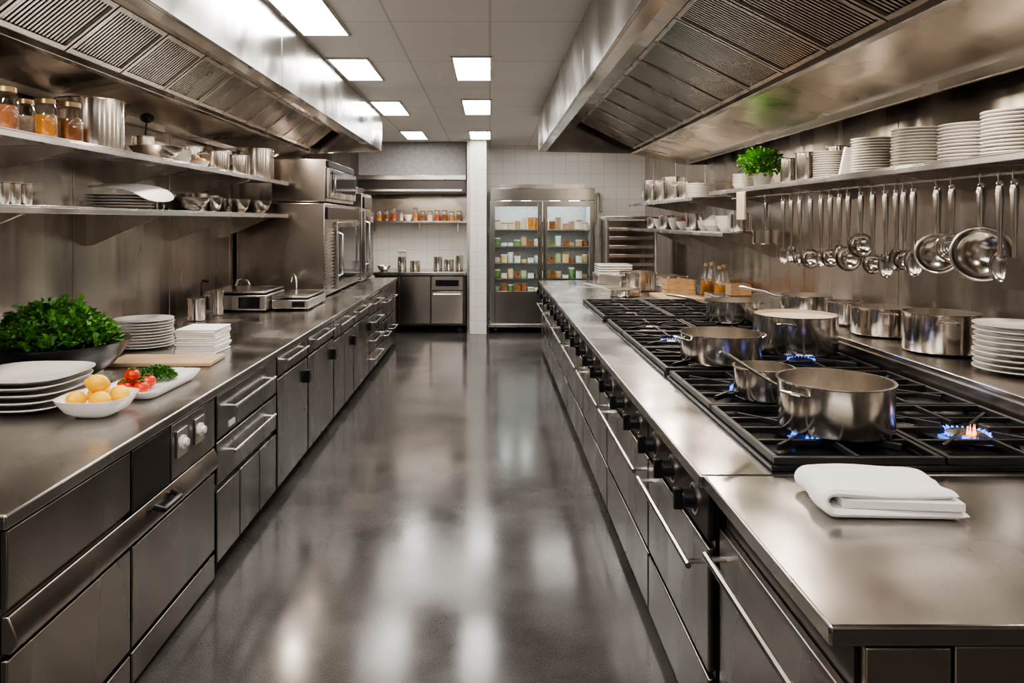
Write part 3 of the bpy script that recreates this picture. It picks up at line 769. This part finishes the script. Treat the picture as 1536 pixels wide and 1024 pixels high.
X, Y = RU(1210, 2.17); pot('steel_canister', 'steel can left of the small plate stack', (X, Y, zr), .072, .20, 'none', cat='canister')
X, Y = RU(1184, 2.2); pot('steel_canister', 'steel can beside the potted herb', (X, Y, zr), .065, .19, 'none', cat='canister')
for i in range(4):
    X, Y = RU(1112, 2.15); bowl('small_bowl', ['bottom', 'second lowest', 'second highest', 'top'][i] + ' white bowl of the stack left of the potted herb', (X, Y, zr + i * .026), .075, .055, 'ceramic', 'white bowls beside the potted herb')
X, Y = RU(1143, 2.10)
t = thing('potted_herb', 'bushy bright green herb in a small white pot on the right shelf', 'potted plant', (X, Y, zr))
MB().lathe([(0, 0), (.05, 0), (.054, .004), (.078, .1), (.074, .1), (.06, .08), (0, .08)], 28).build('plant_pot', M['ceramic'], t)
MB().lathe([(0, .08), (.062, .082), (0, .086)], 20).build('soil', M['soil'], t)
fl = MB(); rr = random.Random(11)
for _ in range(620):
    v = Vector((rr.gauss(0, 1), rr.gauss(0, 1), rr.gauss(0, 1))).normalized() * rr.random() ** .4
    p = Vector((v.x * .155, v.y * .15, .185 + v.z * .085))
    leaf(fl, p, rr.uniform(.03, .06), v + Vector((rr.uniform(-.6, .6), rr.uniform(-.6, .6), rr.uniform(-.2, .6))), (0, 0, 1))
for k in range(16):
    a = k * .9; fl.tube([(.02 * math.cos(a), .02 * math.sin(a), .08), (.08 * math.cos(a), .08 * math.sin(a), .20)], .0018, 5)
fl.build('foliage', M['bright'], t, recalc=False)
for d, r, h, l, st in ((9.5, .13, .30, 'farthest tall steel pot on the far upper right shelf', 'none'), (8.95, .13, .26, 'second farthest steel pot on the far upper right shelf', 'loops'), (8.35, .14, .27, 'third steel pot on the far upper right shelf', 'loops'), (7.85, .12, .19, 'low steel pot left of the plates on the far upper shelf', 'loops')):
    pot('saucepan', l, (2.1, d, 1.881), r, h, st, 0, n=28)
stack(2.12, 7.35, 1.881, .14, 9, .016, 'on the far upper right shelf', 'plates on the far upper right shelf')
for d, r, h, kind, l in ((9.5, .09, .14, 's', 'farthest steel tin'), (9.15, .08, .12, 'c', 'farthest cup'), (8.8, .09, .16, 's', 'second farthest steel tin'), (8.4, .08, .13, 'c', 'white cup behind the red food bowl'), (8.0, .09, .09, 'c', 'white bowl with red food'), (7.6, .09, .17, 's', 'tall steel tin'), (7.25, .07, .10, 'c', 'white cup beside the tall tin'), (6.58, .1, .14, 'c', 'large white bowl'), (6.2, .09, .16, 's', 'nearest steel tin')):
    if kind == 'c':
        bowl('crockery_bowl', l + ' on the far lower right shelf', (2.12, d, 1.561), r, h, 'ceramic')
        if 'bowl with' in l: tag(MB().ball((0, 0, .08), (.07, .07, .03)).build('red_food', M['redp'], loc=(2.12, d, 1.561)), 'red food heaped in a white bowl on the lower shelf', 'food')
    else: pot('steel_canister', l + ' on the far lower right shelf', (2.12, d, 1.561), r, h, 'none', cat='canister', n=24)
t = thing('teapot', 'white teapot with spout on the far lower right shelf', 'teapot', (2.12, 6.92, 1.561), 2.4)
MB().lathe([(0, 0), (.06, 0), (.1, .05), (.095, .1), (.05, .135), (0, .14)], 28).build('pot_body', M['ceramic'], t)
MB().lathe([(.05, .135), (.03, .15), (.012, .155), (.014, .17), (0, .175)], 20).build('lid', M['ceramic'], t)
MB().tube([(.09, 0, .05), (.13, 0, .08), (.15, 0, .13)], [.018, .013, .009]).build('spout', M['ceramic'], t)
MB().tube([(-.085, 0, .11), (-.14, 0, .11), (-.15, 0, .06), (-.09, 0, .04)], .008).build('handle', M['ceramic'], t)

# ------------------------------------------------------------------ rail and hanging utensils
RXX, RZZ = 2.2, 1.855
rail = thing('utensil_rail', 'long steel rail with hooks under the upper right shelf', 'utensil rail', (RXX, 2.4, RZZ))
MB().tube([(RXX, 2.3, RZZ), (RXX, 6.65, RZZ)], .008, 10).build('bar', M['trim'], rail, world=True)
for y in (2.5, 3.9, 5.2, 6.5): MB().tube([(RXX, y, RZZ), (RXX, y, 1.912)], .006, 8).build('support', M['trim'], rail, world=True)
hookm = MB().tube([(0, 0, .012), (-.012, 0, .010), (-.014, 0, -.01), (-.012, 0, -.035), (-.002, 0, -.045), (.008, 0, -.036)], .003, 6)
hook0 = None
def hang(px, kind, label, L, size, rz=-.7):
    global hook0
    y = RXX * F / (px - VX)
    loc = (RXX - rail.location.x, y - rail.location.y, 0)
    if hook0 is None: hook0 = hookm.build('hook', M['trim'], rail, loc=loc)
    else:
        h = hook0.copy(); C.objects.link(h); h.parent = rail; h.location = loc
    cat = {'ladle': 'ladle', 'spoon': 'spoon', 'skimmer': 'skimmer', 'spatula': 'spatula', 'pan': 'strainer', 'sauce': 'saucepan', 'sieve': 'sieve'}[kind]
    nm = {'ladle': 'ladle', 'spoon': 'serving_spoon', 'skimmer': 'skimmer', 'spatula': 'spatula', 'pan': 'bowl_strainer', 'sauce': 'saucepan', 'sieve': 'sieve'}[kind]
    t = thing(nm, label, cat, (RXX - .006, y, RZZ - .036), rz, 'utensils hanging under the right shelf')
    hl = L - size
    hm = MB()
    ring = [(math.cos(a) * .011, 0, -.008 + math.sin(a) * .012) for a in [k * PI / 5 for k in range(10)]]
    hm.tube(ring, .004, 6, closed=True)
    hm.tube([(0, 0, -.016), (0, 0, -.035), (0, 0, -hl * .55), (0, 0, -hl * .8), (0, -.004, -hl)], [.012, .017, .013, .009, .010] if kind != 'pan' else [.014, .019, .016, .013, .015], 8)
    hm.v = [(a, b * .35, c) for a, b, c in hm.v]
    hm.build('handle', M['util'], t)
    bm_ = MB()
    cz = -hl - size * .9
    rot = T(0, 0, cz) @ RX(PI / 2)
    def cup(r, d, k=8, th=.95):
        pr = [(r * math.sin(a), -d * math.cos(a)) for a in [i * PI / 2 / k for i in range(k + 1)]]; pr[0] = (0, -d)
        inn = [(x * th, z * th) for x, z in pr][::-1]; inn[-1] = (0, -d * th)
        return pr + inn
    if kind == 'ladle' or kind == 'sieve': bm_.lathe(cup(size, size * .8), 24, rot)
    elif kind == 'spoon': bm_.lathe(cup(size, size * .3), 24, rot @ Matrix.Diagonal((.78, 1.25, 1, 1)))
    elif kind == 'skimmer':
        r = size
        for q in (1, .82, .64, .46, .28, .12): bm_.tube([(q * r * math.cos(a), q * r * math.sin(a), -.02 * (1 - q * q)) for a in [k * PI / 16 for k in range(32)]], .0055 if q == 1 else .003, 6, M=rot, closed=True)
        for k in range(8): bm_.tube([(r * math.cos(k * PI / 8) * s_, r * math.sin(k * PI / 8) * s_, -.02 * (1 - s_ * s_)) for s_ in (-1, -.5, 0, .5, 1)], .0018, 5, M=rot)
        bm_.lathe([(0, -.022), (r * .5, -.018), (r * .98, -.001), (r * .98, 0), (r * .5, -.016), (0, -.02)], 32, rot)
    elif kind == 'pan': bm_.lathe(cup(size, size * .62, 12, .97), 44, rot)
    elif kind == 'spatula': bm_.prism([(-.018, -hl), (.018, -hl), (.045, -hl - size * 1.7), (-.045, -hl - size * 1.7)], -.002, .002)
    elif kind == 'sauce':
        r = size
        bm_.lathe([(0, -.11), (r - .006, -.11), (r, -.104), (r, 0), (r + .004, .003), (r - .003, .003), (r - .003, -.104), (0, -.106)], 32, T(0, -r + .004, -hl))
    bd = bm_.build({'pan': 'strainer_bowl', 'sauce': 'pan_body', 'spatula': 'blade', 'skimmer': 'mesh_disc', 'sieve': 'sieve_bowl', 'ladle': 'ladle_bowl', 'spoon': 'spoon_bowl'}[kind], M['util'], t)
    if kind == 'pan':
        MB().tube([(size * math.cos(a), size * math.sin(a), .001) for a in [k * PI / 20 for k in range(40)]], .006, 8, M=rot, closed=True).build('rim', M['trim'], bd)
    return t
hang(1150, 'sauce', 'small steel saucepan hanging at the left end of the rail', .34, .105, -.35)
hang(1176, 'spoon', 'first serving spoon right of the hanging saucepan', .43, .05)
hang(1188, 'spoon', 'second serving spoon right of the hanging saucepan', .41, .05)
hang(1201, 'ladle', 'small ladle left of the other ladles on the rail', .44, .05)
hang(1217, 'ladle', 'medium ladle, second ladle along the rail', .43, .068)
hang(1233, 'spoon', 'thin serving spoon between two ladles', .42, .045)
hang(1247, 'ladle', 'third ladle along the rail', .41, .06)
hang(1261, 'spoon', 'narrow serving spoon left of the low hanging ladle', .37, .045)
hang(1274, 'ladle', 'low hanging large ladle left of the sieve', .405, .078)
hang(1293, 'sieve', 'round steel sieve hanging higher than its neighbours', .32, .075)
hang(1311, 'ladle', 'deep ladle right of the round sieve', .42, .058)
hang(1330, 'spoon', 'long serving spoon in the middle of the rail', .42, .055)
hang(1346, 'spoon', 'short serving spoon before the strainers', .38, .05)
hang(1358, 'ladle', 'last ladle before the strainers', .38, .055)
hang(1372, 'spoon', 'wide serving spoon left of the first strainer', .39, .06)
hang(1408, 'pan', 'smaller round steel bowl strainer left of the largest one', .335, .095, -.6)
hang(1430, 'skimmer', 'wire skimmer overlapping the smaller hanging strainer', .30, .065)
hang(1474, 'pan', 'largest round steel bowl strainer hanging on the rail', .325, .118, -.5)
hang(1502, 'spoon', 'spoon partly behind the largest hanging strainer', .37, .055)
hang(1524, 'spatula', 'wide spatula at the right edge of the photo', .40, .08)
o = tag(MB().box(-.008, .008, -.09, .09, -.22, 0).build('wooden_board', M['cream'], loc=(1.98, 5.78, 1.884), bevel=.004), 'pale cream board hanging from the shelf end left of the utensils', 'board')

# ------------------------------------------------------------------ far right worktop things
tag(MB().box(-.24, .24, -.3, .3, 0, .03).build('cutting_board', M['board'], loc=(1.85, 7.12, .901), bevel=.006), 'wooden cutting board beyond the farthest burners', 'cutting board')
t = thing('wooden_crate', 'small pale wooden crate on the cutting board', 'crate', (1.87, 7.28, .932))
for z in (0, .05, .10):
    MB().box(-.13, .13, -.11, -.1, z, z + .042).build('slat', M['wood'], t); MB().box(-.13, .13, .1, .11, z, z + .042).build('slat', M['wood'], t)
    MB().box(-.14, -.13, -.11, .11, z, z + .042).build('slat', M['wood'], t); MB().box(.13, .14, -.11, .11, z, z + .042).build('slat', M['wood'], t)
MB().box(-.13, .13, -.1, .1, 0, .01).build('bottom', M['wood'], t)
for i, (x, y) in enumerate(((2.2, 7.45), (2.3, 7.2), (2.2, 7.0), (2.32, 7.65))):
    t = thing('oil_bottle', ['rear', 'right', 'front', 'farthest'][i] + ' amber oil bottle beside the wooden crate', 'bottle', (x, y, .901), 0, 'amber oil bottles by the crate')
    MB().lathe([(0, 0), (.06, 0), (.062, .01), (.062, .17), (.03, .23), (.024, .28), (.024, .3)], 24).build('glass_body', M['glass'], t)
    MB().lathe([(0, .005), (.055, .005), (.057, .012), (.057, .15), (0, .15)], 24).build('oil', M['amber'], t)
    MB().lathe([(0, .295), (.026, .295), (.026, .325), (0, .325)], 16).build('stopper', M['wood'], t)
tag(MB().box(-.09, .09, -.07, .07, 0, .10).build('wooden_block', M['wood'], loc=(2.15, 6.35, 1.012), bevel=.005), 'plain pale wooden block on the ledge by the oil bottles', 'block')
pot('wide_pot', 'wide steel pot on the far worktop left of the wooden crate', (1.62, 8.05, .901), .2, .2, 'loops', .3)
pot('wide_pot', 'shallow steel pan beyond the wide pot at the far worktop', (2.1, 8.6, .901), .2, .12, 'loops', .3)
pot('saucepan', 'low steel pan in front of the wide pot on the far worktop', (1.36, 7.4, .901), .15, .07, 'long', 2.8)
for i in range(4):
    tag(MB().box(-.2, .2, -.2, .2, 0, .02).build('white_tray', M['ceramic'], loc=(1.5, 8.95, .901 + i * .03 + .12), bevel=.006), ['lowest', 'second lowest', 'second highest', 'highest'][i] + ' white tray of the pile at the end of the right worktop', 'tray', 'pile of white trays')
tag(MB().box(-.22, .22, -.22, .22, 0, .118).build('steel_box', M['shelf'], loc=(1.5, 8.95, .901), bevel=.006), 'low steel box under the pile of white trays', 'box')

# ------------------------------------------------------------------ ovens on the left
def oven(x0, x1, y0, y1, z0, z1, lab, cat='oven', name='combi_oven', vent=True):
    t = thing(name, lab, cat, ((x0 + x1) / 2, (y0 + y1) / 2, z0))
    MB().box(x0, x1, y0, y1, z0 + .012, z1).build('body', M['oven'], t, world=True, bevel=.008)
    h = z1 - z0; yv = y0 + (y1 - y0) * (.24 if vent else .02)
    if vent:
        mb = MB()
        z = z0 + .08
        while z < z0 + h * .72: mb.box(x1, x1 + .012, y0 + .06, yv - .04, z, z + .016); z += .034
        mb.build('vent', M['filt'], t, world=True)
    d = MB().box(x1, x1 + .035, yv, y1 - .03, z0 + .05, z1 - h * .2).build('door', M['front'], t, world=True, bevel=.006)
    L = t.location
    def lo(mb): mb.v = [(a - L.x, b - L.y, c - L.z) for a, b, c in mb.v]; return mb
    lo(MB().box(x1 + .035, x1 + .04, yv + .12, y1 - .10, z0 + .12, z1 - h * .26)).build('window', M['display'], d)
    lo(MB().tube([(x1 + .035, yv + .05, z0 + h * .2), (x1 + .08, yv + .05, z0 + h * .22), (x1 + .08, yv + .05, z0 + h * .66), (x1 + .035, yv + .05, z0 + h * .68)], .011)).build('handle', M['trim'], d)
    MB().box(x1, x1 + .02, y0 + .06, y1 - .06, z1 - h * .17, z1 - h * .04).build('control_panel', M['blackp'], t, world=True, bevel=.003)
    for a in (x0 + .06, x1 - .06):
        for b in (y0 + .06, y1 - .06): MB().tube([(a, b, z0), (a, b, z0 + .014)], .02, 10).build('foot', M['blackp'], t, world=True)
    return t
oven(-2.485, -1.62, 7.18, 9.0, .901, 1.83, 'large steel combi oven standing on the left worktop')
oven(-2.15, -1.62, 7.22, 8.7, 1.832, 2.27, 'smaller steel oven stacked on top of the large oven', name='stacked_oven', vent=False)
oven(-2.3, -1.58, 9.06, 9.76, .901, 2.0, 'tall steel oven at the far end of the left worktop', vent=False)
for i in range(3):
    tag(MB().box(-.25, .25, -.32, .32, 0, .02).build('baking_tray', M['shelf'], loc=(-1.92, 9.4, 2.002 + i * .03), bevel=.006), ['bottom', 'middle', 'top'][i] + ' steel baking tray on the far tall oven', 'tray', 'baking trays on the far oven')

# ------------------------------------------------------------------ back area
bt = thing('back_work_table', 'steel work cabinet against the back tiled wall', 'cabinet', (-.95, 10.8, 0))
MB().box(-1.72, -.345, 10.74, YB - .01, .86, .905).build('table_top', M['top'], bt, world=True, bevel=.005)
MB().box(-1.70, -.36, 10.80, YB - .02, .12, .858).build('body', M['body'], bt, world=True)
for x0, x1 in ((-1.68, -1.33), (-1.32, -.88)):
    d = MB().box(x0, x1, 10.78, 10.80, .15, .84).build('door', M['oven'], bt, world=True, bevel=.003)
d = MB().box(-.86, -.40, 10.775, 10.80, .15, .62).build('door', M['oven'], bt, world=True, bevel=.003)
MB().box(-.86, -.40, 10.78, 10.80, .64, .84).build('control_panel', M['oven'], bt, world=True, bevel=.003)
MB().box(-.80, -.46, 10.772, 10.78, .70, .79).build('display', M['display'], bt, world=True)
mb = MB().tube([(-.83, 10.74, .58), (-.43, 10.74, .58)], .01); mb.v = [(a + .95, b - 10.8, c) for a, b, c in mb.v]; mb.build('handle', M['trim'], d)
for x in (-1.62, -.44):
    for y in (10.88, 11.5): MB().lathe([(0, -.02), (.04, -.02), (.04, .02), (0, .02)], 16, T(x, y, .04) @ RX(PI / 2)).tube([(x, y, .05), (x, y, .12)], .015).build('caster', M['blackp'], bt, world=True)
oh = thing('back_canopy', 'steel canopy and cabinet above the back shelf', 'canopy', (-1.1, 11.0, 2.05))
MB().box(-1.98, -.36, 11.05, YB - .01, 2.34, 2.845).build('upper_panel', M['soffit'], oh, world=True)
MB().box(-1.98, -.36, 10.92, YB - .01, 2.27, 2.34).build('canopy_top', M['shelf'], oh, world=True, bevel=.005)
MB().box(-1.98, -.36, 10.95, 10.97, 2.08, 2.27).build('canopy_front', M['body'], oh, world=True)
MB().box(-1.98, -1.96, 10.97, YB - .01, 2.08, 2.27).build('canopy_side', M['dark'], oh, world=True)
MB().box(-1.9, -.42, 10.935, 10.95, 2.10, 2.13).build('canopy_trim', M['trim'], oh, world=True)
bs = thing('wall_shelf', 'steel shelf of small jars on the back tiled wall', 'shelf', (-1.1, 11.2, 1.66))
MB().box(-1.95, -.35, 11.25, YB - .005, 1.63, 1.655).build('shelf_board', M['shelf'], bs, world=True, bevel=.003)
MB().box(-1.95, -.35, YB - .02, YB - .005, 1.655, 2.07).build('back_panel', M['dark'], bs, world=True)
for x in (-1.8, -1.1, -.5): MB().prism([(x - .01, 1.63), (x + .01, 1.63), (x + .01, 1.5), (x - .01, 1.5)], 11.45, YB - .005).build('bracket', M['trim'], bs, world=True)
cols = ['amber', 'brown', 'redp', 'cream', 'brown', 'amber', 'brown', 'cream', 'redp', 'brown', 'amber', 'brown']
nw = ['one', 'two', 'three', 'four', 'five', 'six', 'seven', 'eight', 'nine', 'ten', 'eleven', 'twelve']
for i in range(12):
    x = -1.72 + i * .113
    if i == 4:
        bowl('mixing_bowl', 'cream bowl among the jars on the back shelf', (x, 11.42, 1.656), .07, .1, 'ceramic'); continue
    jar('%s jar on the back shelf, number %s from the left' % ({'amber': 'amber', 'brown': 'dark brown', 'redp': 'red', 'cream': 'pale'}[cols[i]], nw[i]), (x, 11.4 + R.uniform(-.04, .04), 1.656), .045 if i not in (3, 5) else .038, .13 + R.random() * .08, cols[i], 'small jars on the back shelf')
for x, r, h, l, st in ((-1.35, .07, .2, 'tall steel pot on the back worktop left of the others', 'none'), (-1.15, .08, .14, 'low steel pot second on the back worktop', 'none'), (-.80, .07, .2, 'steel can in the middle of the back worktop', 'none'), (-.63, .075, .16, 'steel pot near the pillar on the back worktop', 'none'), (-.47, .06, .22, 'rightmost steel can beside the pillar on back worktop', 'none')):
    pot('saucepan', l, (x, 11.25, .906), r, h, st, n=24)
for k in range(5):
    tag(MB().tube([(.010 * (k - 2), 0, 0), (.026 * (k - 2), .01, .26)], .004).ball((.026 * (k - 2), .01, .27), (.011, .008, .03), 10, 6).build('kitchen_utensil', M['trim'], loc=(-1.35, 11.25, .912)), ['leftmost', 'second', 'central', 'fourth', 'rightmost'][k] + ' steel utensil standing in the tall back pot', 'utensil', 'utensils in the tall back pot')
bowl('mixing_bowl', 'steel bowl on the left worktop beyond the tall oven', (-1.6, 11.05, .906), .11, .08)

# fridge
fx0, fx1, fy0, fy1 = 0.0, 1.55, 10.85, 11.55
fr = thing('display_fridge', 'tall steel fridge with two glass doors at the end of the aisle', 'fridge', ((fx0 + fx1) / 2, fy0, 0))
MB().box(fx0, fx0 + .04, fy0, fy1, .14, 2.14).box(fx1 - .04, fx1, fy0, fy1, .14, 2.14).box(fx0, fx1, fy1 - .02, fy1, .14, 2.14).build('shell', M['oven'], fr, world=True)
MB().box(fx0 + .04, fx1 - .04, fy1 - .04, fy1 - .02, .6, 1.95).box(fx0 + .04, fx0 + .05, fy0 + .02, fy1 - .04, .6, 1.95).box(fx1 - .05, fx1 - .04, fy0 + .02, fy1 - .04, .6, 1.95).build('liner', M['fin'], fr, world=True)
MB().box(fx0 + .04, fx1 - .04, fy0 + .01, fy1 - .02, .14, .60).build('lower_body', M['oven'], fr, world=True)
MB().box(fx0, fx1, fy0 - .03, fy1, 1.96, 2.14).build('header', M['front'], fr, world=True, bevel=.006)
MB().box(fx0 + .15, fx1 - .15, fy0, fy0 + .3, 2.142, 2.2).build('vent_cover', M['dark'], fr, world=True)
for x in (fx0 + .18, fx0 + .48, fx0 + .92, fx0 + 1.22): MB().box(x, x + .14, fy0 + .25, fy0 + .45, 1.91, 1.955).build('interior_lamp', M['fled'], fr, world=True)
MB().box(fx0 - .02, fx1 + .02, fy0 - .05, fy1, .09, .14).build('plinth', M['shelf'], fr, world=True, bevel=.005)
for x in (fx0 + .08, fx1 - .08): MB().lathe([(0, -.02), (.04, -.02), (.04, .02), (0, .02)], 16, T(x, fy0 + .04, .045) @ RY(PI / 2)).build('caster', M['blackp'], fr, world=True)
xm = (fx0 + fx1) / 2
for a, b, hs in ((fx0 + .01, xm - .006, 1), (xm + .006, fx1 - .01, -1)):
    w = .065
    d = MB().box(a, a + w, fy0 - .03, fy0, .15, 1.95).box(b - w, b, fy0 - .03, fy0, .15, 1.95).box(a + w, b - w, fy0 - .03, fy0, 1.87, 1.95).box(a + w, b - w, fy0 - .03, fy0, .15, .62).build('door', M['front'], fr, world=True, bevel=.003)
    L = fr.location
    def loc_(mb): mb.v = [(p - L.x, q - L.y, r) for p, q, r in mb.v]; return mb
    loc_(MB().box(a + w, b - w, fy0 - .02, fy0 - .015, .62, 1.87)).build('glass_pane', M['glass'], d)
    hx = b - .03 if hs > 0 else a + .03
    loc_(MB().tube([(hx, fy0 - .03, .75), (hx, fy0 - .07, .78), (hx, fy0 - .07, 1.7), (hx, fy0 - .03, 1.73)], .011)).build('handle', M['trim'], d)
for z in (.80, 1.03, 1.28, 1.53): MB().box(fx0 + .05, fx1 - .05, fy0 + .08, fy1 - .05, z - .012, z).build('shelf', M['shelf'], fr, world=True)
names = [(.60, 'bottom'), (.80, 'second lowest'), (1.03, 'middle'), (1.28, 'second highest'), (1.53, 'top')]
proto = {}
kinds = ['pgreen', 'cream', 'pwhite', 'lgreen', 'yel', 'tan', 'pwhite', 'lgreen', 'brown']
cn = {'pgreen': 'pale green', 'cream': 'cream', 'pwhite': 'white', 'lgreen': 'green', 'yel': 'pale yellow', 'tan': 'tan', 'amber': 'amber', 'brown': 'brown'}
for z, nm in names:
    for side, (a, b) in (('left', (fx0 + .11, xm - .06)), ('right', (xm + .06, fx1 - .11))):
        n = 7
        for i in range(n):
            x = a + (b - a) * i / (n - 1); k = R.choice(kinds); hh = R.choice([.06, .09, .12, .15])
            if z == .60: hh = R.choice([.06, .09, .12])
            if z == 1.53: hh = R.choice([.10, .14, .18]); k = R.choice(['amber', 'tan', 'brown', 'cream', 'brown'])
            key = (k, hh)
            lab = '%s %s food container, %s shelf, %s fridge door' % ('tall' if hh > .1 else 'low', cn[k], nm, side)
            lc = (x, fy0 + (.18 if i % 2 else .30) + R.uniform(0, .03), z + .001)
            if key not in proto:
                t = proto[key] = thing('food_container', lab, 'food container', lc, 0, 'food containers in the fridge')
                s4 = R.choice([0, 4])
                MB().lathe([(0, 0), (.042, 0), (.046, .004), (.046, hh * .85), (0, hh * .85)], 16, sq=s4).build('contents', M[k], t)
                MB().lathe([(0, hh * .86), (.049, hh * .86), (.049, hh), (0, hh)], 16, sq=s4).build('lid', M['pwhite' if R.random() < .5 else 'jar_lid'], t)
            else: dup(proto[key], lc, lab)
t = thing('tray_rack', 'steel rack of stacked trays right of the glass fridge', 'tray rack', (1.92, 10.25, 0))
for x in (-.33, .33):
    for y in (-.28, .28): MB().tube([(x, y, 0), (x, y, 1.68)], .02, 8).build('post', M['trim'], t)
for i in range(11):
    z = .32 + i * .12
    MB().box(-.30, .30, -.27, .26, z, z + .008).box(-.30, .30, -.29, -.27, z, z + .045).build('tray', M['trim'], t, bevel=.003)
MB().box(-.36, .36, -.3, .3, 1.68, 1.72).build('top_panel', M['trim'], t, bevel=.004)
MB().box(-.31, .31, .265, .275, .1, 1.66).build('back_panel', M['dark'], t)
for x in (-.31, .31): MB().box(x - .01, x + .01, -.27, .27, .1, 1.66).build('side_panel', M['oven'], t)
tag(MB().tube([(0, 0, 0), (0, 0, .42), (.02, -.0, .47), (.06, 0, .47), (.08, 0, .42), (.08, 0, .2)], .018, 10).build('wall_pipe', M['trim'], loc=(1.66, 11.54, 1.62)), 'bent steel pipe on the white tiles above the tray rack', 'pipe')

# ------------------------------------------------------------------ camera
cam = bpy.data.cameras.new('camera'); co = bpy.data.objects.new('camera', cam); C.objects.link(co)
co.location = (0, 0, H); co.rotation_euler = (PI / 2, 0, 0)
cam.sensor_width = 36; cam.lens = F / 1536 * 36
cam.shift_x = (768 - VX) / 1536; cam.shift_y = -(512 - VY) / 1536
cam.clip_start = .02
S.camera = co
